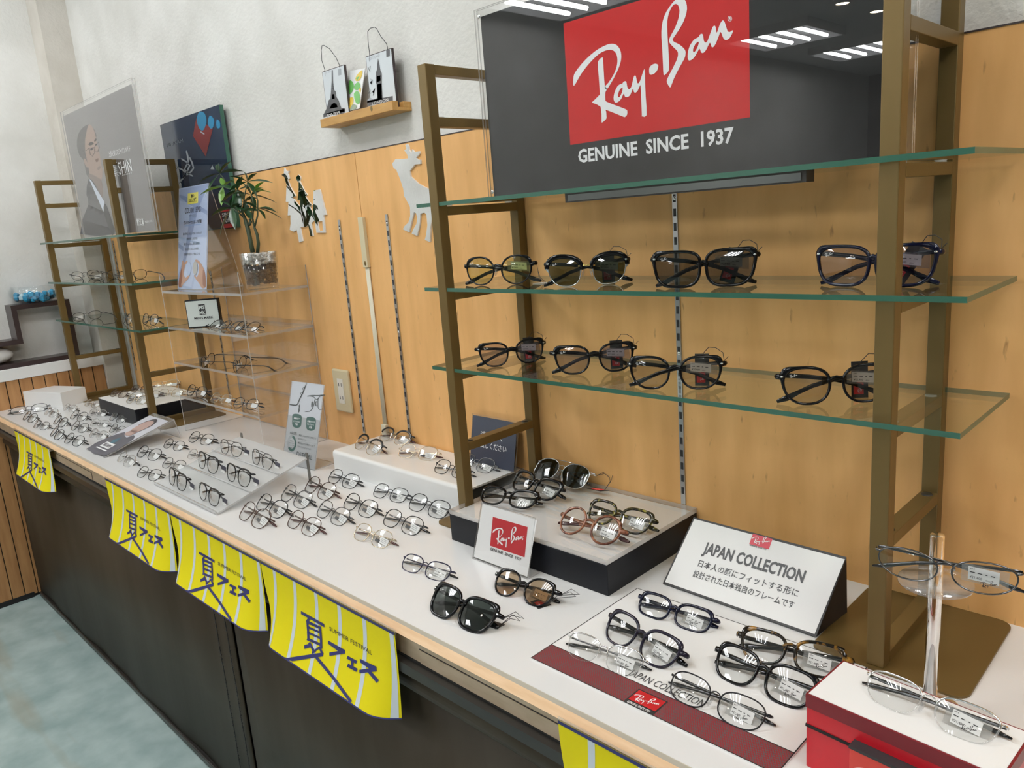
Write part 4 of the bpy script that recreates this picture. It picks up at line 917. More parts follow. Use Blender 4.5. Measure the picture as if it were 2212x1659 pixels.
# leaflet stand behind the tray
B0, B1 = Vector((-1.792, -0.1945, CT)), Vector((-1.660, -0.1803, CT))
T0, T1, n, bk = aframe(B0, B1, 0.205, 0.062, 0.08)
t = thing('leaflet_stand', (B0 + B1) / 2, 'white and grey eyewear leaflet stand between the milky tray and the socket outlet', 'leaflet stand')
m = MB(); m.slab([B0 + n * 0.002, B1 + n * 0.002, T1 + n * 0.002, T0 + n * 0.002], n, 0.0015, 0, 1)
K0, K1 = B0 + bk * 0.065, B1 + bk * 0.065
z2 = Vector((0, 0, 0.002)); m.slab([B0 + z2, B1 + z2, K1 + z2, K0 + z2], (0, 0, 1), 0.002, 0, 1)
m.build('clear_stand', [M['acrylic'], M['acrylic_edge']], t)
dcr = crop(600, 810, 7.9)
def art_feel(m, fr):
    S = lambda l, mi, e=0.0004, sm=0: px_shape(m, l, dcr, B0, n, mi, e, sm)
    m.add([fr(*p) + n * 0.0003 for p in ((0, 0), (1, 0), (1, 0.585), (0, 0.585))], [(0, 1, 2, 3)], 1)
    for c in ((330, 785), (570, 835)):
        S([(c[0] - 70, c[1] - 110), (c[0] + 10, c[1] - 120), (c[0] + 78, c[1] - 85), (c[0] + 80, c[1]), (c[0] + 62, c[1] + 95), (c[0] - 10, c[1] + 118), (c[0] - 75, c[1] + 80), (c[0] - 80, c[1] - 30)], 2, 0.0006, 3)
    W = lambda s, a, b, h, mi, bo=0.0: fit_text(m, s, onp(*dcr(*a), B0, n), onp(*dcr(*b), B0, n), h, n, mi, bo, 0.0012)
    W('腰部を後ず', (280, 748), (388, 765), 0.0036, 4, 0.03); W('リアクッション', (270, 800), (385, 815), 0.0034, 4, 0.03); W('構造', (300, 850), (345, 858), 0.0036, 4, 0.03)
    W('腰部からする', (512, 800), (635, 822), 0.0036, 4, 0.03); W('ワンプレート', (508, 850), (622, 870), 0.0034, 4, 0.03); W('構造', (540, 905), (585, 913), 0.0036, 4, 0.03)
    W('66.0%', (215, 1008), (325, 1030), 0.0075, 3)
    ring = lambda r0, r1, a0, a1: [(242 + r * 1.0 * math.sin(a), 1165 - r * 1.85 * math.cos(a)) for r, rng in ((r1, range(25)), (r0, range(24, -1, -1))) for a in [a0 + (a1 - a0) * k / 24 for k in rng]]
    S(ring(50, 76, 0.15, 4.1), 2, 0.0007); S(ring(50, 76, 4.1, 6.3), 5, 0.0007)
    for k, s in enumerate(('4,000名', 'モニターモデル', 'アンケート調査', '結果より')): W(s, (200 + (12 if k in (0, 3) else 0), 1130 + 38 * k), (280 - (10 if k in (0, 3) else 0), 1142 + 38 * k), 0.0026, 3)
    W('腰部しのかけ外し20秒でも', (365, 1040), (655, 1100), 0.0038, 3); W('ゆがみにくい', (358, 1100), (490, 1128), 0.0038, 3); W('快適なかけ心地がいつまで', (350, 1170), (640, 1232), 0.0038, 3); W('デザインするアイウェア', (340, 1230), (575, 1285), 0.0038, 3)
    W('DEFFEEL', (325, 1375), (592, 1452), 0.0105, 3); W('デフィール', (380, 1440), (480, 1468), 0.0024, 3)
    L = lambda pts, w, mi=3: S(smooth_loop(stroke(pts, w), 2), mi, 0.0007)
    L([(212, 505), (310, 515), (345, 490), (380, 400), (420, 330), (460, 230), (478, 180)], 16); L([(365, 520), (372, 610), (358, 640), (380, 480), (430, 350), (470, 240)], 9); L([(478, 200), (490, 130)], 14, 5)
    L([(405, 340), (395, 310), (430, 300), (415, 340)], 9); L([(440, 260), (425, 230), (450, 215)], 8)
    L([(512, 362), (600, 350), (700, 352), (745, 345), (800, 345)], 14); L([(560, 362), (620, 375), (645, 410), (690, 410), (720, 365), (805, 345)], 10)
    L([(640, 405), (625, 480), (595, 570), (545, 620), (470, 622)], 9); L([(690, 410), (688, 500), (692, 560), (720, 592), (772, 580)], 9); L([(590, 460), (585, 540)], 22); L([(660, 450), (650, 490), (660, 530)], 12)
leaf(B0, B1, T0, T1, n, 'leaflet', None, art_feel, [mat('leaflet_pale', (0.70, 0.73, 0.80), 0.4), mat('leaflet_grey', (0.50, 0.52, 0.54), 0.4), mat('leaflet_green', (0.045, 0.12, 0.105), 0.4), mat('leaflet_ink', (0.05, 0.06, 0.065), 0.5), M['white_ink'], mat('leaflet_mid', (0.38, 0.40, 0.42), 0.4)], t)
# ================================================================ white riser and its small dark sign
RZ = 0.815
WX0, WX1, WY0, WY1 = -1.606, -1.112, -0.156, -0.002
prof = []
for cx, cz, a0 in ((WY0 + 0.008, RZ - 0.008, 180), (WY1 - 0.008, RZ - 0.008, 90)):
    prof += [(cx + 0.008 * math.cos(math.radians(a0 - 15 * i)), cz + 0.008 * math.sin(math.radians(a0 - 15 * i))) for i in range(7)]
outer = [(WY0, CT)] + prof + [(WY1, CT)]
inner = [(WY1 - 0.004, CT), (WY1 - 0.004, RZ - 0.007), (WY1 - 0.007, RZ - 0.004), (WY0 + 0.007, RZ - 0.004), (WY0 + 0.004, RZ - 0.007), (WY0 + 0.004, CT)]
ring = outer + inner
m = MB(); nR = len(ring)
m.add([(WX0, y, z) for y, z in ring] + [(WX1, y, z) for y, z in ring], [(i, (i + 1) % nR, nR + (i + 1) % nR, nR + i) for i in range(nR)])
vs, fs = flat_shape([ring])
m.add([(WX0, y, z) for y, z in vs], fs); m.add([(WX1, y, z) for y, z in vs], fs)
tag(m.build('white_riser', M['white_gloss']), 'white bent acrylic riser against the wall holding metal and browline eyeglasses', 'display riser')
B0, B1 = Vector((-1.252, -0.052, RZ)), Vector((-1.128, -0.052, RZ))
B0, B1 = wz(1020, 981, RZ), wz(1109.8, 1008.2, RZ)
B0.y = B1.y = -0.034; B0.x, B1.x = -1.243, -1.1015
T0, T1, n, bk = aframe(B0, B1, 0.106, 0.022, 0.03)
t = thing('notice_stand', (B0 + B1) / 2, 'small dark navy notice in a clear stand on the white riser behind the ladder', 'sign')
m = MB(); m.slab([B0, B1, T1, T0], n, 0.0025, 0, 1)
z2 = Vector((0, 0, 0.002)); m.slab([B0 + z2 - bk * 0.0, B1 + z2, B1 + z2 + bk * 0.028, B0 + z2 + bk * 0.028], (0, 0, 1), 0.002, 0, 1); m.build('clear_stand', [M['acrylic'], M['acrylic_edge']], t)
m = MB(); fr = lambda s, v: B0 + (B1 - B0) * s + (T0 - B0) * v
m.add([fr(*p) + n * 0.0006 for p in ((0.02, 0.02), (0.98, 0.02), (0.98, 0.97), (0.02, 0.97))], [(0, 1, 2, 3)])
fit_text(m, '遠慮なく', fr(0.22, 0.56), fr(0.70, 0.56), 0.011, n, 1, 0.0, 0.001); fit_text(m, 'お試しください', fr(0.14, 0.36), fr(0.80, 0.36), 0.011, n, 1, 0.0, 0.001)
m.build('notice', [mat('navy_card', (0.045, 0.052, 0.075), 0.12), M['white_ink']], t)
# ================================================================ black display box with an acrylic lid
BX0, BX1, BY0, BY1 = -1.053, -0.687, -0.2575, -0.003
t = thing('display_box', ((BX0 + BX1) / 2, (BY0 + BY1) / 2, CT), 'black display box with a thick clear lid below the sunglasses shelves', 'display box', 'black display boxes')
MB().box(BX0, BX1, BY0, BY1, CT, 0.811).build('body', M['black'], t, bevel=0.001)
MB().box(BX0 + 0.001, BX1 - 0.001, BY0 + 0.001, BY1 - 0.001, 0.811, 0.8118).build('paper_sheet', M['paper'], t)
m = MB(); m.slab([(BX0, BY0, 0.820), (BX1, BY0, 0.820), (BX1, BY1, 0.820), (BX0, BY1, 0.820)], (0, 0, 1), 0.008, 0, 1)
m.build('clear_lid', [M['acrylic'], M['acrylic_edge']], t)
ZBR = 0.820
# small white logo stand before it
rc = crop(960, 980, 3.95)
B0, B1 = Vector((-0.9605, -0.2790, CT)), Vector((-0.827, -0.2790, CT))
T0, T1, n, bk = aframe(B0, B1, 0.0975, 0.0, 0.03)
yt = -0.262
B0.y = B1.y = -0.290
T0, T1 = Vector((B0.x + 0.008, -0.264, 0.858)), Vector((B1.x + 0.002, -0.264, 0.8585))
n = (B1 - B0).cross(T0 - B0).normalized()
t = thing('logo_stand', (B0 + B1) / 2, 'small white stand with a red script logo leaning at the black display box', 'sign')
m = MB(); m.slab([B0 + n * 0.001, B1 + n * 0.001, T1 + n * 0.001, T0 + n * 0.001], n, 0.0025, 0, 1)
z2 = Vector((0, 0, 0.002)); m.slab([B0 + z2, B1 + z2, B1 + z2 + Vector((0, 0.03, 0)), B0 + z2 + Vector((0, 0.03, 0))], (0, 0, 1), 0.002, 0, 1)
m.build('clear_stand', [M['acrylic'], M['acrylic_edge']], t)
m = MB(); fr = lambda s, v: B0 + (B1 - B0) * s + (T0 - B0) * v
m.add([fr(*p) for p in ((0.02, 0.04), (0.985, 0.04), (0.985, 0.98), (0.02, 0.98))], [(0, 1, 2, 3)])
A = onp(*rc(390, 785), B0, n); B = onp(*rc(685, 884), B0, n); C = onp(*rc(405, 533), B0, n)
field(m, A, B, (C - A).length * 0.99, n, 1, 0.0003); logo(m, A, B, n, 0, 0.0006)
fit_text(m, 'GENUINE  SINCE  1937', onp(*rc(392, 822), B0, n), onp(*rc(655, 915), B0, n), 0.0047, n, 2, 0.02, 0.0005)
m.build('logo_card', [M['paper'], mat('card_red', (0.46, 0.022, 0.03), 0.45), M['ink']], t)
# ================================================================ wedge sign, mat, red box, rod
jc = crop(1420, 1110, 5.267)
B0, B1 = Vector((-0.6432, -0.177, CT + 0.0018)), Vector((-0.3960, -0.185, CT + 0.0018))
Tz = 0.8485
T0, T1 = Vector((-0.6335, -0.0985, Tz)), Vector((-0.3890, -0.1045, Tz))
K0, K1 = Vector((-0.636, -0.0925, CT + 0.0018)), Vector((-0.389, -0.0985, CT + 0.0018))
n = (B1 - B0).cross(T0 - B0).normalized()
t = thing('wedge_sign', (B0 + B1) / 2, 'white faced wedge sign with a small red logo standing behind the eyeglasses mat', 'sign')
m = MB(); m.add([B0, B1, T1, T0, K0, K1], [(0, 1, 2, 3), (1, 5, 2), (0, 3, 4), (3, 2, 5, 4), (0, 4, 5, 1)])
m.build('wedge_body', mat('dark_card', (0.018, 0.016, 0.017), 0.5), t, bevel=0.0008)
m = MB(); fr = lambda s, v: B0 + (B1 - B0) * s + (T0 - B0) * v
m.add([fr(*p) + n * 0.0004 for p in ((0.013, 0.03), (0.987, 0.03), (0.987, 0.972), (0.013, 0.972))], [(0, 1, 2, 3)])
P = lambda x, y: onp(*jc(x, y), B0, n)
A, B, C = P(1047, 344), P(1270, 405), P(1092, 229)
field(m, A, B, (C - A).length, n, 2, 0.0006); logo(m, A, B, n, 0, 0.0009)
fit_text(m, 'GENUINE SINCE 1937', P(1048, 362), P(1243, 416), 0.0024, n, 1, 0.02, 0.0008)
fit_text(m, 'JAPAN COLLECTION', P(512, 440), P(1655, 785), 0.0172, n, 1, 0.035, 0.0008)
fit_text(m, '日本人の顔にフィットする形に', P(460, 592), P(1598, 945), 0.0083, n, 1, 0.012, 0.0008)
fit_text(m, '設計された日本独自のフレームです', P(402, 708), P(1550, 1078), 0.0083, n, 1, 0.012, 0.0008)
m.build('printed_face', [M['paper'], mat('sign_grey', (0.055, 0.055, 0.058), 0.5), mat('sign_rose', (0.60, 0.055, 0.085), 0.5)], t)
# mat
MX0, MX1, MY0, MY1 = -0.6660, -0.3190, -0.4545, -0.212
MZ = CT + 0.0018
t = thing('display_mat', ((MX0 + MX1) / 2, (MY0 + MY1) / 2, CT), 'white display mat with a red lattice border, holding six eyeglasses', 'display mat')
m = MB(); m.box(MX0, MX1, MY0, MY1, CT, MZ)
b = 0.0014; e = MZ + 0.0001
for q in ((MX0, MX1, MY0, MY0 + b), (MX0, MX1, MY1 - b, MY1), (MX0, MX0 + b, MY0, MY1), (MX1 - b, MX1, MY0, MY1), (MX0, MX1, MY0 + 0.0405, MY0 + 0.0420)):
    m.add([(q[0], q[2], e), (q[1], q[2], e), (q[1], q[3], e), (q[0], q[3], e)], [(0, 1, 2, 3)], 1)
lat, Nn, Ll = _new('lattice_print')
bs = Nn['Principled BSDF']; bs.inputs['Roughness'].default_value = 0.4
tcn = Nn.new('ShaderNodeTexCoord'); sp = Nn.new('ShaderNodeSeparateXYZ'); Ll.new(tcn.outputs['Object'], sp.inputs[0])
def mth(op, a, bb=None):
    x = Nn.new('ShaderNodeMath'); x.operation = op
    for i, v in enumerate((a, bb)):
        if v is None: continue
        if isinstance(v, (int, float)): x.inputs[i].default_value = v
        else: Ll.new(v, x.inputs[i])
    return x.outputs[0]
acc = None
for sg in (1, -1):
    v = mth('ADD', mth('MULTIPLY', sp.outputs['X'], 330.0 * sg), mth('MULTIPLY', sp.outputs['Y'], 230.0))
    l_ = mth('LESS_THAN', mth('ABSOLUTE', mth('SUBTRACT', mth('FRACT', v), 0.5)), 0.17)
    acc = l_ if acc is None else mth('MAXIMUM', acc, l_)
mxn = Nn.new('ShaderNodeMix'); mxn.data_type = 'RGBA'; mxn.inputs['A'].default_value = (0.085, 0.085, 0.088, 1); mxn.inputs['B'].default_value = (0.22, 0.01, 0.02, 1)
Ll.new(acc, mxn.inputs['Factor']); Ll.new(mxn.outputs['Result'], bs.inputs['Base Color'])
m.add([(MX0 + b, MY0 + b, e), (MX1 - b, MY0 + b, e), (MX1 - b, MY0 + 0.0405, e), (MX0 + b, MY0 + 0.0405, e)], [(0, 1, 2, 3)], 2)
up = (0, 0, 1)
mc = crop(1160, 1380, 3.814)
Q = lambda x, y: wz(*mc(x, y), MZ)
A, B, C = Q(752, 497), Q(975, 598), Q(838, 422)
A0_, B0_ = Q(735, 512), Q(965, 615)
yl, yh = A.y, Q(840, 422).y
xl, xh = A.x, B.x
field(m, Vector((xl - 0.002, yl - 0.008, MZ)), Vector((xh + 0.002, yl - 0.008, MZ)), yh - yl + 0.010, up, 1, 0.0003)
field(m, Vector((xl, yl, MZ)), Vector((xh, yl, MZ)), yh - yl, up, 3, 0.0005)
logo(m, Vector((xl, yl - 0.001, MZ)), Vector((xh, yl - 0.001, MZ)), up, 0, 0.0008)
fit_text(m, 'GENUINE SINCE 1937', Vector((xl + 0.002, yl - 0.0062, MZ)), Vector((xh - 0.004, yl - 0.0062, MZ)), 0.0038, up, 0, 0.02, 0.0006)
yj = MY0 + 0.0475
fit_text(m, 'JAPAN COLLECTION', Vector((Q(735, 300).x, yj, MZ)), Vector((Q(1365, 560).x, yj, MZ)), 0.0135, up, 4, 0.0, 0.0006)
m.build('printed_sheet', [M['paper'], M['ink'], lat, mat('mat_red', (0.50, 0.012, 0.018), 0.4), M['ink_grey']], t)
# red case in front
rb = crop(1740, 1400, 4.686)
RT_ = 0.845
A, B, C = wz(*rb(10, 455), RT_), wz(*rb(415, 135), RT_), wz(*rb(1760, 1214), RT_)
u = (C - A).normalized(); v = Vector((-u.y, u.x, 0)); dv = (B - A).dot(v); Lr = (wz(*rb(2200, 1010), RT_) - A).dot(u)
Lr = min(max(Lr, 0.15), 0.19)
t = thing('red_case', A + u * Lr / 2 - Vector((0, 0, RT_ - CT)), 'red display case with a white top carrying silver half-rim eyeglasses', 'display case')
def rbox(a0, a1, b0, b1, z0, z1):
    q = [A + u * a + v * b_ for a, b_ in ((a0, b0), (a1, b0), (a1, b1), (a0, b1))]
    return [Vector((p.x, p.y, z0)) for p in q], [Vector((p.x, p.y, z1)) for p in q]
m = MB(); m.hexa(*rbox(0, Lr, 0, dv, CT, RT_ - 0.0008), 0); m.build('body', mat('case_red', (0.52, 0.008, 0.018), 0.28), t, bevel=0.001)
m = MB(); m.hexa(*rbox(-0.0006, Lr + 0.0006, -0.0006, dv + 0.0006, RT_ - 0.0155, RT_ - 0.0006), 0); tag(m.build('lid_band', mat('case_dark_red', (0.16, 0.006, 0.012), 0.35), t), 'dark red lid band')
m = MB(); m.hexa(*rbox(0.0016, Lr - 0.0016, 0.0016, dv - 0.0016, RT_ - 0.001, RT_), 0); m.build('white_top', M['paper'], t)
m = MB(); m.hexa(*rbox(-0.0004, Lr, -0.0012, 0.001, RT_ - 0.0375, RT_ - 0.0345), 0); m.build('slot', M['black_shadow'], t)
PW = 0.078
m = MB(); m.hexa(*rbox(0.0505, 0.0505 + PW, -0.012, 0.0, CT + 0.002, RT_ - 0.030), 0); dd = m.build('front_plate', mat('case_plate', (0.62, 0.045, 0.03), 0.35), t, bevel=0.0008)
m = MB(); m.hexa(*rbox(0.0498, 0.0512 + PW, -0.0125, 0.0, RT_ - 0.0305, RT_ - 0.0275), 0); m.build('plate_rim', M['ink'], dd)
nf = -v
vtop = max(q[1] for q in LOGO[4][0])
A1 = A + u * 0.0505 + v * -0.0122; A1.z = RT_ - 0.034 - vtop * PW; B1_ = A1 + u * PW
m = MB(); logo(m, A1, B1_, nf, 0, 0.0004); m.build('plate_logo', M['white_ink'], dd)
RED = (A, u, v, dv, Lr)
# clear rod with a disc, carrying one pair of eyeglasses
rod = wz(2008, 1532, CT)
rz = CT + 0.3
for _ in range(40):
    pass
def zat(x, y, py):
    lo, hi = 0.7, 1.4
    for _ in range(40):
        md = (lo + hi) / 2; q = Vector((x, y, md)) - EYE
        yy = CY + FPX * q.dot(down) / q.dot(fwd)
        lo, hi = (md, hi) if yy > py else (lo, md)
    return lo
ztop = zat(rod.x, rod.y, 1155); zd = zat(rod.x, rod.y, 1258)
t = thing('rod_stand', rod, 'clear acrylic rod stand with a round disc holding thin metal eyeglasses aloft', 'display stand')
m = MB(); m.lathe(rod, [(0.0, ztop - CT), (0.0068, ztop - CT), (0.0072, ztop - CT - 0.001), (0.0072, 0.004), (0.0, 0.004)], 20)
RGL = mat('rod_acrylic', (0.97, 0.97, 0.96), 0.02); RGL.node_tree.nodes['Principled BSDF'].inputs['Transmission Weight'].default_value = 1.0; RGL.node_tree.nodes['Principled BSDF'].inputs['IOR'].default_value = 1.49; m.build('rod', RGL, t)
m = MB(); m.lathe(rod, [(0.0072, zd - CT + 0.002), (0.037, zd - CT + 0.002), (0.037, zd - CT - 0.001), (0.0072, zd - CT - 0.001)], 32); m.build('disc', M['gloss_white'], t)
m = MB(); m.lathe(rod, [(0.0, 0.004), (0.032, 0.004), (0.032, 0.0), (0.0, 0.0)], 32); m.build('foot', M['gloss_white'], t)
ROD = (rod, zd + 0.002)
# ================================================================ summer banners along the counter edge
bn = crop(580, 1200, 4.608)
def homography(src, dst):
    A_ = []
    for (x, y), (X, Y) in zip(src, dst):
        A_.append([x, y, 1, 0, 0, 0, -X * x, -X * y, X]); A_.append([0, 0, 0, x, y, 1, -Y * x, -Y * y, Y])
    n_ = 8
    for i in range(n_):
        p = max(range(i, n_), key=lambda r: abs(A_[r][i])); A_[i], A_[p] = A_[p], A_[i]
        for r in range(n_):
            if r != i:
                f = A_[r][i] / A_[i][i]
                A_[r] = [a - f * c for a, c in zip(A_[r], A_[i])]
    h = [A_[i][8] / A_[i][i] for i in range(8)]
    return lambda x, y: ((h[0] * x + h[1] * y + h[2]) / (h[6] * x + h[7] * y + 1), (h[3] * x + h[4] * y + h[5]) / (h[6] * x + h[7] * y + 1))
HB = homography([(1245, 760), (275, 235), (1120, 1465), (203, 825)], [(0.978, 0.045), (0.293, 0.045), (0.978, 0.955), (0.293, 0.955)])
BANNER_INK = [[(305, 480), (525, 607), (525, 635), (303, 505)], stroke([(352, 575), (385, 545)], 24), stroke([(359, 560), (368, 722)], 20), stroke([(481, 630), (489, 804)], 20)]
BANNER_INK += [stroke([(355, a), (488, a + 66)], w) for a, w in ((572, 22), (612, 17), (656, 17), (708, 20))]
BANNER_INK += [stroke([(333, 770), (388, 764)], 30), stroke([(375, 740), (430, 825)], 20), stroke([(405, 825), (470, 790), (505, 850)], 20), stroke([(507, 850), (160, 847)], 30), stroke([(440, 855), (620, 1050), (800, 1260)], 22)]
BANNER_INK += [[(555, 745), (718, 842), (718, 870), (568, 870), (566, 843), (650, 842), (555, 772)], stroke([(738, 902), (832, 956)], 24), stroke([(790, 935), (786, 992)], 24), stroke([(742, 966), (835, 1020)], 26), [(865, 930), (1030, 1018), (1030, 1055), (860, 1048), (858, 1020), (955, 1022), (868, 962)], stroke([(945, 1035), (1037, 1142)], 28)]
def banner(X0, X1, curl, label):
    ZT, H = 0.7475, 0.1465
    t = thing('summer_banner', ((X0 + X1) / 2, -0.5085, ZT - H), label, 'banner', 'yellow summer banners')
    def sf(s, v):
        g = v * v
        k = 1.0
        if s > 0.86: k = 1 - ((s - 0.86) / 0.14) ** 2 * 0.85
        if s < 0.16: k = min(k, 1 - ((0.16 - s) / 0.16) ** 2 * 1.15)
        dx = curl * g * max(0.0, (0.16 - s) / 0.16) ** 2 * 0.02
        return Vector((X0 + (X1 - X0) * s + dx, -0.5145 - 0.034 * g * k, ZT - H * (v - 0.02 * g * v)))
    def sn(s, v):
        a, b, c = sf(s, v), sf(s + 0.01, v), sf(s, v + 0.01)
        n = (b - a).cross(c - a).normalized()
        return -n if n.y > 0 else n
    m = MB(); NS, NV = 36, 14
    def strip(s0, s1, v0, v1, mi, eps, ns, nv, shear=0.0):
        b = len(m.v)
        vs = []
        for j in range(nv + 1):
            for i in range(ns + 1):
                v = v0 + (v1 - v0) * j / nv; s = s0 + (s1 - s0) * i / ns
                vs.append(sf(s, v) + sn(s, v) * eps)
        fs = [(j * (ns + 1) + i, (j + 1) * (ns + 1) + i, (j + 1) * (ns + 1) + i + 1, j * (ns + 1) + i + 1) for j in range(nv) for i in range(ns)]
        m.add(vs, fs, mi, True)
    strip(0, 1, 0, 1, 0, 0.0, NS, NV)
    for k in range(6):
        s = 0.122 + 0.1715 * k
        strip(s - 0.0125, s + 0.0125, 0.03, 0.985, 1, 0.0003, 1, NV)
    strip(0, 1, 0, 0.034, 2, 0.0005, NS, 1); strip(0, 1, 0.985, 1.0, 2, 0.0005, NS, 1)
    for l in BANNER_INK:
        P = [HB(*p) for p in l]
        P2 = []
        for i in range(len(P)):
            a, b = P[i], P[(i + 1) % len(P)]
            k = max(1, int(abs(b[0] - a[0]) / 0.05 + abs(b[1] - a[1]) / 0.1))
            P2 += [(a[0] + (b[0] - a[0]) * q / k, a[1] + (b[1] - a[1]) * q / k) for q in range(k)]
        P2 = [(x, min(y, 0.99)) for x, y in P2]
        vs, fs = flat_shape([P2]); n0 = sn(0.5, 0.5)
        W = [sf(x, y) + sn(x, y) * 0.0009 for x, y in vs]
        m.add(W, fs, 2)
    a, b = HB(570, 668), HB(995, 912)
    vs, fs = flat_text('SUMMER FESTIVAL', 0.0)
    wt = max(p[0] for p in vs); v0 = (a[1] + b[1]) / 2
    gaps = {}
    def tp(x, y): return (a[0] + (b[0] - a[0]) * x / wt, v0 - y / 0.69 * 0.047)
    m.add([sf(*tp(x, y)) + sn(*tp(x, y)) * 0.0009 for x, y in vs], fs, 3)
    m.build('printed_sheet', [M['yellow_paper'], M['stripe_grey'], M['navy_ink'], M['ink']], t)
    s = MB(); s.slab([(X0 - 0.001, -0.5135, ZT + 0.004), (X1 + 0.001, -0.5135, ZT + 0.004), (X1 + 0.001, -0.5135, ZT - 0.010), (X0 - 0.001, -0.5135, ZT - 0.010)], N_, 0.0006)
    for p in range(0): pass
    s.build('clear_tape', M['gloss_white'], t)
    for x in (X0 + 0.03, X1 - 0.03):
        p = MB(); p.box(x - 0.006, x + 0.006, -0.5135, -0.4965, ZT - 0.018, ZT - 0.008); p.build('tape_tab', M['paper'], t)
    return t
banner(-3.073, -2.658, 0.6, 'yellow summer banner hanging near the slatted wall, first along the counter edge')
banner(-2.1527, -1.7293, 1.0, 'yellow summer banner below the milky tray, second from the slatted wall')
banner(-1.7246, -1.3062, 1.0, 'yellow summer banner in the middle of three touching ones, third from the slatted wall')
banner(-1.3045, -0.890, 1.0, 'yellow summer banner beneath the black sunglasses, third of the touching ones')
banner(-0.5658, -0.150, 1.0, 'yellow summer banner below the display mat and red case, only partly in view')
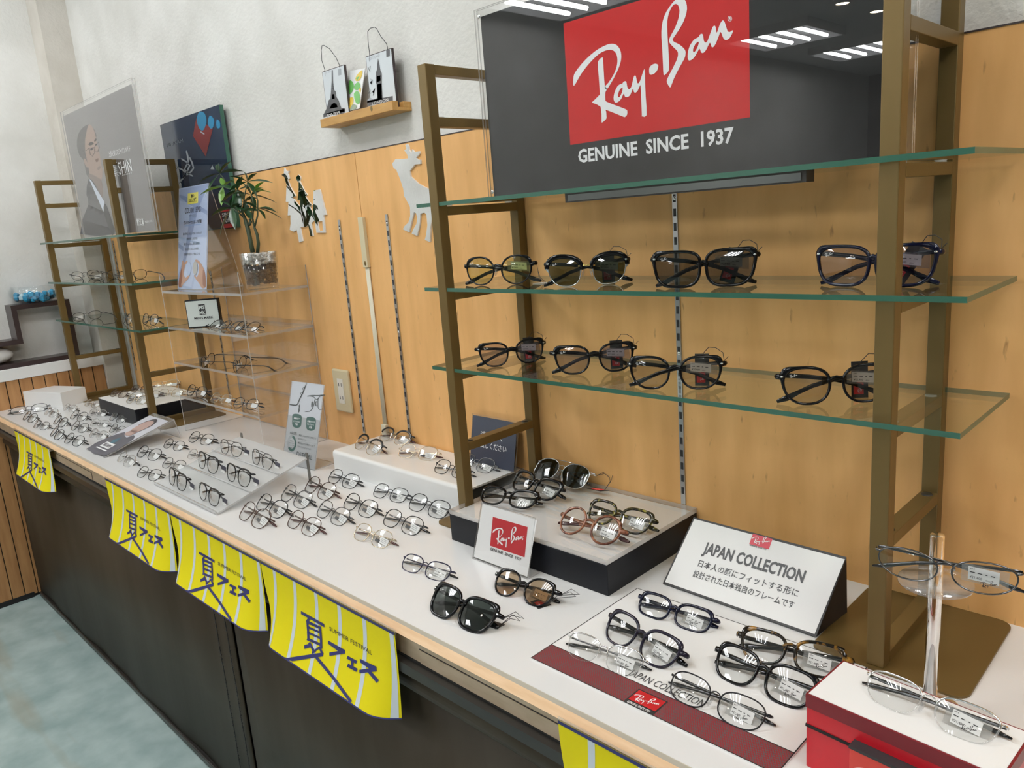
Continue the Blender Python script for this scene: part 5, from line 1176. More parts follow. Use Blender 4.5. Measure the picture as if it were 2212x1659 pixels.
# ================================================================ eyeglasses
MM = 0.001
def gstyle(**k):
    d = dict(pd=66, w=25, ht=20, hb=20, n=2.5, taper=0.06, skew=0.03, rim='full', rw=(3.2, 2.6), rd=4.0, flare=0.0, hv=9, hw=66, front='pl_black', lower=None,
             temple='pl_black', tip=None, lens='lens_clear', plastic=True, pads=False, bridge='key', bv=7, rivet=False, tag='white', hang=None, mark=None, aviator=0.0, tone='pad_clear', twide=1.0)
    d.update(k); return d
def metal(**k):
    d = dict(rim='full', rw=(0.95, 0.95), rd=2.0, plastic=False, pads=True, bridge='wire', front='mt_black', temple='mt_black', tip='tip_black', hw=66, hv=8, bv=6)
    d.update(k); return gstyle(**d)
STY = {
 # sunglasses on the glass shelves
 'shelf_round': gstyle(pd=67, w=25.5, ht=22, hb=23, n=2.1, taper=0.07, rw=(2.4, 1.8), rd=3, lens='lens_yellow', pads=True, mark='w', temple='mt_black', tip='tip_black', twide=0.8, hang='white', flare=3.0),
 'shelf_brow': gstyle(pd=70, w=25, ht=21, hb=22, n=2.5, taper=0.10, rim='brow', rw=(7.0, 0.9), rd=4, lens='lens_green', lower='mt_silver', pads=True, bridge='metal', rivet=True, mark='w', hang='black', hv=14, skew=0.08),
 'shelf_square': gstyle(pd=69, w=29, ht=21, hb=23, n=3.2, taper=0.13, rw=(3.5, 3.4), rd=4.5, lens='lens_grey', rivet=True, mark='w', hang='black', flare=4.0, hv=14, skew=0.02, hw=70),
 'shelf_navy': gstyle(pd=69, w=29, ht=21, hb=22, n=3.0, taper=0.13, rw=(3.5, 3.2), rd=4.5, lens='lens_purple', front='pl_navy', temple='pl_navy', rivet=True, mark='w', hang='black', flare=4.0, hv=14, hw=70),
 'shelf_mauve': gstyle(pd=69, w=25, ht=20, hb=22, n=2.5, taper=0.14, rw=(3.0, 2.4), rd=4, lens='lens_purple', rivet=True, mark='w', hang='red', flare=5.0, hv=12, hw=68),
 'shelf_taupe': gstyle(pd=70, w=26, ht=21, hb=22, n=2.35, taper=0.12, rw=(3.0, 2.4), rd=4, lens='lens_taupe', rivet=True, mark='w', hang='red', flare=5.0, hv=12, hw=68.5),
 # display box
 'aviator': metal(pd=72, w=30, ht=22, hb=26, n=2.3, aviator=0.16, skew=0.0, front='mt_silver', temple='mt_silver', lens='lens_black', bridge='double', bv=10, tag=None, hang='flat', hv=14, hw=74),
 'box_black': gstyle(pd=68, w=25.5, ht=18, hb=19, n=2.7, taper=0.11, rw=(4.5, 3.2), rd=4.5, rivet=True, mark='k', flare=4.0, hv=11, skew=0.06),
 'box_tort': gstyle(pd=67, w=25, ht=18, hb=20, n=2.7, taper=0.12, rw=(3.8, 2.8), rd=4, front='tort_yellow', temple='tort_yellow', mark='k', flare=3.0, hv=10),
 'box_round': gstyle(pd=66, w=23.5, ht=22, hb=22, n=2.0, taper=0.0, skew=0, rw=(3.0, 3.0), rd=4, front='tort_brown', temple='tort_brown', tip='tip_brown', mark='k', flare=2.0, hv=7),
 # worktop near the mat
 'near_violet': metal(pd=66, w=26, ht=16, hb=17, n=2.8, taper=0.06, rw=(1.6, 1.3), front='mt_purple', temple='mt_purple', mark=None),
 'near_black_sun': gstyle(pd=67, w=27, ht=21, hb=22, n=2.8, taper=0.12, rw=(4.0, 3.6), rd=5, lens='lens_black', rivet=True, flare=5.0, hv=12, hw=71, tag=None, hang='loop', mark='w'),
 'near_brown_sun': gstyle(pd=67, w=25, ht=21, hb=22, n=2.15, taper=0.08, rw=(2.8, 2.6), rd=4, lens='lens_brown', rivet=True, flare=4.0, hv=10, hang='redflat', hw=69),
 'mat_navy': gstyle(pd=67, w=26, ht=17, hb=17, n=2.9, taper=0.04, rw=(3.6, 2.8), rd=4, front='pl_navy', temple='pl_navy', pads=True, mark='k', flare=2.5, hw=69),
 'mat_purple': gstyle(pd=67, w=25, ht=19, hb=21, n=2.6, taper=0.11, rw=(3.4, 2.6), rd=4, front='pl_purple', temple='pl_black', pads=True, mark='k', flare=3.0, hw=68),
 'mat_silver': metal(pd=68, w=26.5, ht=16, hb=21, n=2.8, taper=0.10, rim='half', rw=(1.4, 0.6), front='mt_silver', temple='mt_gun', mark='k', lower='pad_clear'),
 'mat_thin': metal(pd=68, w=27, ht=17, hb=19, n=2.6, taper=0.06, rw=(1.0, 1.0), front='mt_black', temple='tip_black', mark='k', twide=1.6),
 'mat_tort': gstyle(pd=67, w=26, ht=18, hb=20, n=2.7, taper=0.10, rw=(3.4, 2.8), rd=4, front='tort_dark', temple='tip_black', pads=True, mark='k', flare=4.0, hw=70),
 'mat_black': gstyle(pd=67, w=25.5, ht=19, hb=21, n=2.8, taper=0.11, rw=(3.2, 2.8), rd=4, pads=True, mark='k', flare=3.5, hw=69),
 'red_silver': metal(pd=69, w=27, ht=15, hb=20, n=2.7, taper=0.10, rim='half', rw=(1.4, 0.6), front='mt_silver', temple='mt_gun', mark='k', lower='pad_clear', twide=1.5),
 'rod_oval': metal(pd=69, w=28, ht=15, hb=17, n=2.2, taper=0.05, rw=(0.9, 0.9), front='mt_gun', temple='mt_gun', mark='k', twide=1.4),
 # middle of the worktop
 'wire_black': metal(pd=66, w=25.5, ht=19, hb=19, n=2.6, taper=0.04, front='mt_black', temple='mt_gun', tag='strip', twide=1.3),
 'wire_gun': metal(pd=66, w=25.5, ht=20, hb=19, n=2.7, taper=0.05, front='mt_gun', temple='mt_gun', tag='strip', twide=1.3),
 'wire_brown': metal(pd=66, w=25.5, ht=20, hb=20, n=2.6, taper=0.05, front='mt_brown', temple='mt_brown', tip='tip_brown', tag='strip', twide=1.3),
 'wire_gold': metal(pd=66, w=25.5, ht=20, hb=19, n=2.6, taper=0.05, front='mt_gold', temple='mt_gold', tip='tip_brown', tag='strip', twide=1.3),
 'brow_brown': metal(pd=66, w=25, ht=18, hb=20, n=2.4, taper=0.06, rim='brow', rw=(4.0, 0.9), rd=3.5, front='tip_black', lower='mt_gold', temple='mt_gold', tip='tip_brown', bridge='wire', tag='white', hv=12),
 'tray_black': metal(pd=66, w=25, ht=19, hb=20, n=2.6, taper=0.10, rim='brow', rw=(3.0, 1.1), rd=3.0, front='pl_black', lower='mt_black', temple='tip_black', bridge='double', bv=9, tag='dark', hv=13),
 'tray_grey': metal(pd=66, w=25, ht=20, hb=20, n=2.4, taper=0.08, front='mt_gun', temple='tip_black', rw=(1.5, 1.1), bridge='double', bv=9, tag='dark'),
 'small_wire': metal(pd=66, w=24.5, ht=17, hb=18, n=2.4, taper=0.04, front='mt_black', temple='mt_gun', tag='plain'),
 'small_gun': metal(pd=66, w=24.5, ht=17, hb=18, n=2.6, taper=0.04, front='mt_gun', temple='mt_gun', tag='plain'),
 'small_silver': metal(pd=66, w=25, ht=16, hb=18, n=2.5, taper=0.05, front='mt_silver', temple='mt_gun', tag='plain', rim='half', lower='pad_clear', rw=(1.1, 0.6)),
 'small_gold': metal(pd=66, w=24.5, ht=17, hb=18, n=2.4, taper=0.05, front='mt_gold', temple='mt_gold', tag='plain', tip='tip_brown'),
 'small_brown': metal(pd=66, w=24.5, ht=17, hb=18, n=2.5, taper=0.05, front='mt_brown', temple='mt_brown', tag='plain', tip='tip_brown', lens='lens_taupe'),
 'open_black': metal(pd=66, w=24, ht=17, hb=18, n=2.4, taper=0.06, front='mt_black', temple='tip_black', tag='plain', twide=1.2),
}
def outline(S, N=44):
    P = []
    for i in range(N):
        t = 2 * math.pi * i / N; c, s = math.cos(t), math.sin(t)
        v = (S['ht'] if s > 0 else S['hb']) * math.copysign(abs(s) ** (2.0 / S['n']), s)
        u = S['w'] * math.copysign(abs(c) ** (2.0 / S['n']), c)
        u *= 1 + S['taper'] * v / S['ht'] * (1.0 if c > 0 else 0.55)
        if S['aviator'] and v < 0: u += -v * S['aviator'] * (1.0 if c > 0 else 0.6); 
        v += S['skew'] * u
        P.append((u, v, t))
    return P
def section(a0, a1, b0, b1, k=0.35):
    da, db = (a1 - a0) * k, (b1 - b0) * k
    return [(a0 + da, b0), (a1 - da, b0), (a1, b0 + db), (a1, b1 - db), (a1 - da, b1), (a0 + da, b1), (a0, b1 - db), (a0, b0 + db)]
def make_glasses(key, tilt, fold='folded', level=2):
    S = STY[key]; N = 44 if level == 2 else 28
    sun = S['lens'] not in ('lens_clear',)
    root = thing('sunglasses' if S['lens'] not in ('lens_clear', 'lens_taupe') or key.startswith('shelf') else 'eyeglasses', (0, 0, 0), 'eyeglasses', 'sunglasses' if key.startswith('shelf') or S['lens'] in ('lens_black', 'lens_brown') else 'glasses')
    P = outline(S, N); half = S['pd'] / 2
    low = min(v for u, v, t in P) - S['rw'][1]
    wrap = 0.0012
    def L(side, u, v, y=0.0):     # lens-local outward u, v in mm, y extra
        x = side * (half + u); return Vector((x, wrap * x * x + y, v - low)) * MM
    fm = MB()
    mats = [M[S['front']], M[S['lower']] if S['lower'] else M[S['front']], M['chrome'], M['mt_yellowgold']]
    metalr = not S['plastic']
    for side in (1, -1):
        secs = []; mis = []
        for i, (u, v, t) in enumerate(P):
            a, b = P[i - 1], P[(i + 1) % N]
            nx, ny = (b[1] - a[1]), -(b[0] - a[0]); l = math.hypot(nx, ny); nx, ny = nx / l, ny / l
            up = 1 / (1 + math.exp(-v / 3.0))
            topf = up
            if S['rim'] == 'brow': topf = 1 / (1 + math.exp(-(v - 4.0) / 1.2))
            rw = S['rw'][1] + (S['rw'][0] - S['rw'][1]) * topf
            d = math.cos(t - 0.72)
            if S['flare'] and d > 0: rw += S['flare'] * d ** 14
            rd = S['rd'] if (S['rim'] != 'brow' or topf > 0.5) else 1.6
            skip = S['rim'] == 'half' and v < 3
            sec = [L(side, u + nx * p, v + ny * p, q) for p, q in section(-0.7, rw, -rd / 2, rd / 2, 0.30 if not metalr else 0.29)]
            if side < 0: sec = sec[::-1]
            secs.append(sec); mis.append(1 if (S['rim'] == 'brow' and topf < 0.5) or skip else 0)
        fm.sweep(secs, 0, True, mis)
    # bridge
    inn = min(P, key=lambda p: abs(p[1] - S['bv']) + (100 if p[0] > 0 else 0))
    bx = half + inn[0]; g = []
    yb = -0.4
    def bar(pts, a, b, mi):
        secs = []
        for i, p in enumerate(pts):
            q0 = pts[max(0, i - 1)]; q1 = pts[min(len(pts) - 1, i + 1)]
            dx, dz = q1[0] - q0[0], q1[1] - q0[1]; l = math.hypot(dx, dz) or 1
            nx, nz = -dz / l, dx / l
            secs.append([Vector((p[0] + nx * c, wrap * p[0] * p[0] + yb + e, p[1] + nz * c - low)) * MM for c, e in section(-a / 2, a / 2, -b / 2, b / 2)])
        fm.sweep(secs, mi)
    if S['bridge'] == 'key':
        bar([(-bx - 1.5, inn[1] - 2), (-bx * 0.6, inn[1] + 1.2), (0, inn[1] + 2.6), (bx * 0.6, inn[1] + 1.2), (bx + 1.5, inn[1] - 2)], 4.6, 3.6, 0)
    elif S['bridge'] == 'metal':
        bar([(-bx - 3, inn[1] + 2), (0, inn[1] + 3.4), (bx + 3, inn[1] + 2)], 2.6, 2.2, 3)
    else:
        bar([(-bx - 0.8, inn[1] - 2), (-bx * 0.55, inn[1] + 1.8), (0, inn[1] + 3.0), (bx * 0.55, inn[1] + 1.8), (bx + 0.8, inn[1] - 2)], 1.5, 1.5, 1 if S['rim'] == 'brow' else 0)
        if S['bridge'] == 'double':
            tp = max(p[1] for p in P) + S['rw'][0] * 0.5
            bar([(-half + 8, tp - 0.6), (0, tp + 0.3), (half - 8, tp - 0.6)], 1.6, 1.6, 0)
    # end pieces
    out = max(P, key=lambda p: p[0] - abs(p[1] - S['hv']) * 0.8)
    hx, hv = S['hw'], S['hv']; yh = wrap * hx * hx + 7.0
    for side in (1, -1):
        hgt = (7.5, 6.5, 5.5) if S['plastic'] else (2.6, 2.6, 2.6) if S['rim'] != 'brow' else (4.0, 3.4, 3.0)
        th = 3.6 if S['plastic'] else 1.6
        pts = [(half + out[0] + 0.2, out[1], wrap * (half + out[0]) ** 2), (hx - 0.8, hv, wrap * hx * hx + 0.6), (hx + 0.6, hv, wrap * hx * hx + 3.0), (hx + 0.8, hv, yh)]
        hh = (hgt[0], hgt[1], hgt[1], hgt[2])
        secs = []
        for k, (x, v, y) in enumerate(pts):
            if k < 2: nrm = Vector((0, 1, 0))
            elif k == 2: nrm = Vector((0.8, 0.6, 0)).normalized()
            else: nrm = Vector((1, 0, 0))
            sec = [Vector((side * (x + nrm.x * b * (-1 if k >= 2 else 1)), y + nrm.y * b * (1 if k < 2 else -1) * 1.0, v - low + a)) * MM for a, b in section(-hh[k] / 2, hh[k] / 2, -th / 2, th / 2)]
            secs.append(sec)
        fm.sweep(secs, 0)
        if S['rivet']: fm.ball(Vector((side * (hx - 4.5), wrap * (hx - 4.5) ** 2 - S['rd'] / 2 - 0.2, hv - low)) * MM, (0.0021, 0.0006, 0.0012), 8, 5, 2)
    fm.build('front_frame', mats, root)
    # lenses
    for side in (1, -1):
        lm = MB(); b0 = 0
        ringv = [Vector((0, 0, 0))]
        BUL = 2.4
        cen = L(side, 0, 0, -BUL); vs = [cen]; fs = []
        RR = (0.35, 0.7, 1.0) if level == 2 else (0.6, 1.0)
        for rr in RR:
            vs += [L(side, u * rr, v * rr, -BUL * (1 - rr * rr)) for u, v, t in P]
        for i in range(N):
            j = (i + 1) % N
            fs.append((0, 1 + i, 1 + j) if side < 0 else (0, 1 + j, 1 + i))
            for k_ in range(len(RR) - 1):
                o_ = 1 + N * k_
                q = (o_ + i, o_ + N + i, o_ + N + j, o_ + j); fs.append(q if side < 0 else q[::-1])
        lm.add(vs, fs, 0, True)
        if level == 2 and S['mark'] == 'k' and side > 0:
            A = L(side, -4, -S['hb'] * 0.66, -2.2); B = L(side, 13, -S['hb'] * 0.66, -2.0); logo(lm, A, B, N_, 1, 0.0006, True)
        if level == 2 and S['mark'] == 'w' and side < 0:
            A = L(side, S['w'] * 0.80, S['ht'] * 0.46, -1.6); B = L(side, S['w'] * 0.40, S['ht'] * 0.46, -2.3); logo(lm, A, B, N_, 1, 0.0006, True)
        lm.build('lens', [M[S['lens']], M['ink'] if S['mark'] == 'k' else M['white_ink']], root)
    # temples
    tw = S['twide']; tn = math.tan(max(0.0, tilt))
    for side in (1, -1):
        tm = MB(); x0 = hx - 0.4
        if fold == 'folded':
            yo = yh + (1.0 if side > 0 else 5.0)
            vt = max(low + 2.5 + (yo + 2.2) * tn * 1.0, low + 3.0)
            vt = min(vt, hv - 6)
            drop = hv - vt
            path = [(x0, hv), (x0 - 9, hv), (x0 - 40, hv - drop * 0.10), (x0 - 72, hv - drop * 0.27), (x0 - 94, hv - drop * 0.46), (x0 - 110, hv - drop * 0.68), (x0 - 124, hv - drop * 0.88), (x0 - 136, vt)]
            pts = [Vector((side * x, yo + (0.0 if i else -1.0) + 0.012 * (x0 - x), v - low)) for i, (x, v) in enumerate(path)]
            nt = Vector((0, 1, 0))
        else:
            path = [(yh, hv), (yh + 9, hv), (yh + 45, hv - 1), (yh + 85, hv - 2), (yh + 100, hv - 6), (yh + 115, hv - 18), (yh + 132, low + 5)]
            pts = [Vector((side * (x0 + 0.6 - 0.03 * (y - yh)), y, v - low)) for y, v in path]
            nt = Vector((1, 0, 0))
        secs = []; mis = []; k = len(pts)
        for i, p in enumerate(pts):
            d = (pts[min(k - 1, i + 1)] - pts[max(0, i - 1)]).normalized(); hd = nt.cross(d).normalized(); f = i / (k - 1)
            if S['plastic']: h, th = 5.6 - 0.4 * f + (2.2 if i >= k - 2 else 0), 3.2
            else:
                tipp = f > 0.5; h, th = ((3.8, 2.8) if tipp else (2.4 * tw, 1.2))
                if i == k - 2: h = 5.0
            if i == k - 1: h *= 0.55; th *= 0.6
            secs.append([(p + hd * a + nt * b) * MM for a, b in section(-h / 2, h / 2, -th / 2, th / 2, 0.32)])
            mis.append(1 if f >= 0.5 else 0)
        tm.sweep(secs, 0, False, mis)
        tm.build('temple', [M[S['temple']], M[S['tip'] or S['temple']]], root)
    if S['pads']:
        for side in (1, -1):
            pm = MB(); c = Vector((side * 6.2, 5.5, -3.5 - low)) * MM
            rot = Matrix.Rotation(side * 0.5, 3, 'Z') @ Matrix.Rotation(side * -0.25, 3, 'Y')
            pm.ball(c, (0.0012, 0.0032, 0.0065), 8, 6, 0, rot)
            pm.tube([Vector((side * (bx + 0.4), 1.0, inn[1] - 5 - low)) * MM, Vector((side * (bx - 0.6), 6.2, inn[1] - 5 - low)) * MM, c], 0.00045, 5, 1)
            pm.build('nose_pad', [M[S['tone']], M['steel']], root)
    # labels
    if S['tag']:
        tg = MB(); yt = yh * 0.55 + 1.5; x0, x1, z0, z1 = 20.0, 47.0, -7.0, 6.5
        if key.startswith('shelf'): x0, x1, z0, z1 = 21.0, 49.0, 1.0, 13.0
        if S['tag'] == 'dark': x0, x1, z0, z1 = 52.0, 74.0, -6.0, 4.0
        fr = lambda s, v: Vector((x0 + (x1 - x0) * s, yt + 2.0 * s + (7.0 if S['tag'] == 'dark' else 0), z0 + (z1 - z0) * v - low - 2.5 * s)) * MM
        n = (fr(1, 0) - fr(0, 0)).cross(fr(0, 1) - fr(0, 0)).normalized()
        tg.slab([fr(0, 0), fr(1, 0), fr(1, 1), fr(0, 1)], n, 0.0003, 0)
        if level == 2 and S['tag'] == 'white':
            pr = PRICE.get(key, '¥21,400')
            fit_text(tg, pr, fr(0.05, 0.14), fr(0.45, 0.14), 0.0024, n, 1, 0.0, 0.0003)
            fit_text(tg, '(税込)', fr(0.56, 0.14), fr(0.72, 0.14), 0.0012, n, 1, 0.0, 0.0003); fit_text(tg, 'RX 5', fr(0.05, 0.82), fr(0.2, 0.82), 0.0012, n, 1, 0.02, 0.0003)
            for a, b in ((0.05, 0.22), (0.30, 0.45), (0.55, 0.62), (0.72, 0.86)):
                tg.add([fr(a, 0.56) + n * 0.0003, fr(b, 0.56) + n * 0.0003, fr(b, 0.63) + n * 0.0003, fr(a, 0.63) + n * 0.0003], [(0, 1, 2, 3)], 1)
        elif S['tag'] == 'strip':
            tg.add([fr(a, b) + n * 0.0003 for a, b in ((-0.42, -0.05), (0.12, -0.05), (0.12, 0.42), (-0.42, 0.42))], [(0, 1, 2, 3)], 2)
            if level == 2:
                for b in (0.25, 0.5, 0.72):
                    tg.add([fr(0.2, b) + n * 0.0003, fr(0.8, b) + n * 0.0003, fr(0.8, b + 0.07) + n * 0.0003, fr(0.2, b + 0.07) + n * 0.0003], [(0, 1, 2, 3)], 3)
        elif S['tag'] == 'dark':
            tg.slab([fr(-0.1, -0.9), fr(0.8, -0.9), fr(0.8, -0.1), fr(-0.1, -0.1)], n, 0.0003, 1)
        o = tg.build('price_tag', [M['paper'] if S['tag'] != 'dark' else mat_once('tag_slate', (0.05, 0.05, 0.07)), M['ink'] if S['tag'] != 'dark' else M['paper'], M['ink_grey'], mat_once('tag_grey', (0.4, 0.4, 0.4))], root)
        if level == 2 and S['tag'] == 'white':
            sl = MB(); g0 = lambda s, v: fr(s, v) - n * 0.0008
            sl.slab([g0(-0.22, -0.2), g0(1.3, -0.2), g0(1.3, 1.15), g0(-0.22, 1.15)], n, 0.0002); sl.build('tag_sleeve', M['gloss_white'], root)
    hg = S['hang']
    if hg in ('black', 'red'):
        h = MB(); tx = {'shelf_brow': 33, 'shelf_square': 27, 'shelf_navy': 18, 'shelf_mauve': 38, 'shelf_taupe': 35}[key]; a = {'shelf_square': 0.3, 'shelf_navy': 0.55, 'shelf_mauve': -0.0}.get(key, 0.0)
        w_, h_ = 20.0, 46.0
        def q(s, v):
            x, z = (s - 0.5) * w_, v * h_
            return Vector((tx + x * math.cos(a) + z * math.sin(a), yh + 13.0, 2.5 + abs(math.sin(a)) * 9 + z * math.cos(a) - x * math.sin(a))) * MM
        h.slab([q(0, 0), q(1, 0), q(1, 1), q(0, 1)], N_, 0.0006, 0)
        h.add([q(*p) + Vector((0, -0.0004, 0)) for p in ((0.12, 0.10), (0.72, 0.10), (0.72, 0.46), (0.12, 0.46))], [(0, 1, 2, 3)], 1)
        # the script runs upwards on the card
        A, B = q(0.68, 0.12), q(0.68, 0.44); U = B - A; V = (q(0, 0.32) - q(1, 0.32)).normalized() * U.length
        for s in LOGO_LITE: put(h, s, lambda x, y: A + U * x + V * y, 2, N_, 0.0008)
        h.build('hang_tag', [M['tag_black'], M['red_ink'], M['white_ink']], root)
        c = MB(); e = Vector((side * 0, 0, 0)); top = q(0.5, 0.96) + Vector((0, -0.001, 0)); hinge = Vector((hx - 2, yh, hv + 3 - low)) * MM
        mid = (top + hinge) / 2 + Vector((0.004, 0.002, 0.014))
        c.tube([top, top.lerp(mid, 0.5) + Vector((0, 0, 0.006)), mid, mid.lerp(hinge, 0.6) + Vector((0.003, 0, 0.004)), hinge, hinge + Vector((0.006, -0.003, 0.006))], 0.0005, 5); c.build('tag_string', M['ink'], root)
    elif hg == 'white':
        h = MB(); q = [Vector((x, y, z)) * MM for x, y, z in ((62, 2, 0.8), (88, -10, 0.8), (96, 4, 1.2), (72, 16, 1.2))]
        h.slab(q, (0, 0, 1), 0.0004, 0); 
        for k in (0.3, 0.5, 0.7): h.add([q[0].lerp(q[3], k) .lerp(q[1].lerp(q[2], k), s) + Vector((0, 0, 0.0008)) for s in (0.1, 0.9)] + [q[0].lerp(q[3], k + 0.07).lerp(q[1].lerp(q[2], k + 0.07), s) + Vector((0, 0, 0.0008)) for s in (0.9, 0.1)], [(0, 1, 2, 3)], 1)
        h.build('hang_tag', [M['paper'], mat_once('tag_grey', (0.4, 0.4, 0.4))], root)
        c = MB(); hi = Vector((hx, yh, hv - low)) * MM
        for k in (0, 4): c.tube([hi + Vector((0, 0, 0.004)), hi + Vector((0.003, -0.002, -0.012)), Vector((74 + k * 0.5, 2, 10)) * MM, Vector((82 + k, 1, 1.5)) * MM], 0.0004, 5)
        c.build('tag_string', M['ink'], root)
    elif hg in ('flat', 'redflat', 'loop'):
        h = MB()
        X0, Y0 = {'flat': (66, 14), 'redflat': (18, 9), 'loop': (40, 26)}[hg]
        q = [Vector((X0 + x, Y0 + y, 1.0 / 1)) * MM for x, y in (((0, 0), (34, 2), (46, 14), (14, 12)) if hg == 'flat' else ((4, 0), (30, -12), (40, 10), (14, 22)) if hg == 'redflat' else ((0, 0), (22, 2), (24, 18), (2, 16)))]
        ct, st = math.cos(tilt), math.sin(tilt)
        q = [Vector((p.x, p.y * ct - (p.z) * 0, 0.0006 + p.y * st)) for p in q]
        nq = (q[1] - q[0]).cross(q[3] - q[0]).normalized()
        h.slab(q, nq, 0.0005, 0)
        if hg != 'loop':
            bl_ = lambda s, v: q[0].lerp(q[1], s).lerp(q[3].lerp(q[2], s), v) + nq * 0.0003
            h.add([bl_(*p) for p in ((0.25, 0.15), (0.8, 0.15), (0.8, 0.85), (0.25, 0.85))], [(0, 1, 2, 3)], 1)
            A, B = bl_(0.3, 0.3), bl_(0.75, 0.3); U = B - A; V = (bl_(0.3, 0.8) - A).normalized() * U.length * 0.55
            for s in LOGO_LITE: put(h, s, lambda x, y: A + U * x + V * y, 2, nq, 0.0003)
        h.build('hang_tag', [M['tag_black'], M['red_ink'], M['white_ink']], root)
        c = MB(); hi = Vector((hx, yh, hv - low)) * MM; e = (q[2] + q[1]) / 2 + Vector((-0.002, 0, 0.0008))
        for k in (0.0, 0.005): c.tube([hi, hi + Vector((0.010, 0.006, 0.010 + k)), hi + Vector((0.022 + k, 0.008, 0.006 + k)), e.lerp(hi, 0.25) + Vector((0.012, 0, 0.012 + k)), e], 0.0005, 5)
        c.build('tag_string', M['ink'], root)
    return root
_mo = {}
def mat_once(n, c):
    if n not in _mo: _mo[n] = mat(n, c, 0.5)
    return _mo[n]
PRICE = {'shelf_round': '¥23,400', 'shelf_brow': '¥23,800', 'shelf_square': '¥23,400', 'shelf_navy': '¥23,400', 'shelf_mauve': '¥27,900', 'shelf_taupe': '¥25,900', 'box_round': '¥24,000', 'box_tort': '¥24,000', 'near_violet': '¥20,900', 'near_brown_sun': '¥25,900'}
_PROTO = {}
SURF = {'c': lambda x, y: wz(x, y, CT + 0.0003), 'm': lambda x, y: wz(x, y, MZ + 0.0004), 's1': lambda x, y: wz(x, y, Z2 + 0.0003), 's2': lambda x, y: wz(x, y, Z3 + 0.0003), 'b': lambda x, y: wz(x, y, ZBR + 0.0003),
        'r': lambda x, y: wz(x, y, RZ + 0.0003), 't': lambda x, y: onslope(x, y) + TN * 0.0005, 'k': lambda x, y: wz(x, y, ZBL + 0.0003), 'w': lambda x, y: wz(x, y, WB + 0.0003), 'red': lambda x, y: wz(x, y, RT_ + 0.0004),
        'a2': lambda x, y: wz(x, y, AZ[2] + 0.0003), 'a1': lambda x, y: wz(x, y, AZ[1] + 0.0003), 'a0': lambda x, y: wz(x, y, AZ[0] + 0.0003), 'f1': lambda x, y: wz(x, y, Z2 + 0.0003), 'f2': lambda x, y: wz(x, y, Z3 + 0.0003)}
DBG = []
def glasses(key, l, r, surf, tilt_deg, label, group=None, fold='folded', level=2, dz=0.0, yaw=None, scale=None, roll=0.0):
    tilt = math.radians(tilt_deg)
    a, b = SURF[surf](*l), SURF[surf](*r)
    S = STY[key]; d = (b - a); sc = d.length / (S['pd'] * MM)
    DBG.append((key, round(sc, 2), label[:40]))
    sc = min(max(sc * 0.935, 0.88), 1.03) if scale is None else scale
    yw = math.atan2(d.y, d.x) if yaw is None else math.radians(yaw)
    k = (key, tilt_deg, fold, level)
    if k not in _PROTO:
        o = make_glasses(key, tilt, fold, level); _PROTO[k] = o
    else:
        o = copy_tree(_PROTO[k])
    o.location = (a + b) / 2 + Vector((0, 0, dz))
    Rm = Matrix.Rotation(yw, 4, 'Z')
    if surf == 't':
        zx = (Rm.to_3x3() @ Vector((1, 0, 0))); zx = (zx - TN * zx.dot(TN)).normalized(); yx = TN.cross(zx)
        Rm = Matrix((zx, yx, TN)).transposed().to_4x4()
    Rm = Rm @ Matrix.Rotation(roll, 4, 'Y') @ Matrix.Rotation(-tilt, 4, 'X')
    o.rotation_euler = Rm.to_euler(); o.scale = (sc, sc, sc)
    o['label'] = label
    if group: o['group'] = group
    elif 'group' in o: del o['group']
    return o
g = glasses
GS = 'sunglasses on the glass shelves'
g('shelf_round', (1035.5, 617), (1118.7, 614), 's1', 4, 'round black sunglasses with yellow-green lenses on the middle glass shelf', GS)
g('shelf_brow', (1218, 620), (1321, 613.6), 's1', 4, 'browline sunglasses with dark green lenses and gold bridge on the middle glass shelf', GS)
g('shelf_square', (1458.7, 623.4), (1581.6, 619), 's1', 4, 'large square black sunglasses with dark grey lenses on the middle glass shelf', GS)
g('shelf_navy', (1801, 619.4), (1970, 621), 's1', 4, 'large navy square sunglasses with pale violet lenses, partly behind the bronze post', GS)
g('shelf_mauve', (1068, 793), (1149.4, 784), 's2', 6, 'black glasses with rose-tinted lenses, first on the lowest shelf beside the ladder', GS)
g('shelf_mauve', (1234.4, 810), (1337.5, 802.7), 's2', 6, 'black glasses with violet lenses, second on the lowest glass shelf', GS)
g('shelf_taupe', (1400.8, 841.4), (1516.5, 842), 's2', 6, 'black glasses with smoky lenses before the steel shelf standard on the lowest shelf', GS)
g('shelf_taupe', (1737, 876), (1880, 869.5), 's2', 6, 'black smoky glasses with one open temple, partly behind the bronze post on the lowest shelf', GS)
GB = 'glasses on the black box with clear lid'
g('aviator', (1155, 1036), (1240, 1058), 'b', 46, 'silver aviator sunglasses with green-black lenses on the black display box', GB, dz=0.002)
g('box_black', (1106, 1057), (1178, 1083), 'b', 46, 'black acetate eyeglasses between the aviators and the folded pair on the black box', GB)
g('box_black', (1054, 1089), (1122.7, 1098), 'b', 55, 'black acetate eyeglasses lying behind the small logo stand on the black box', GB)
g('box_tort', (1276, 1128), (1370, 1155), 'b', 46, 'yellow tortoiseshell eyeglasses behind the round brown pair on the black box', GB)
g('box_round', (1220.4, 1152.8), (1295, 1176), 'b', 46, 'round brown tortoiseshell eyeglasses at the front of the black box', GB)
g('near_violet', (878.6, 1234.8), (937, 1253.7), 'c', 46, 'violet-black rectangular metal eyeglasses behind the black sunglasses on the worktop')
g('near_black_sun', (940, 1331), (1012, 1365), 'c', 46, 'glossy black sunglasses with opaque lenses lying on the white worktop')
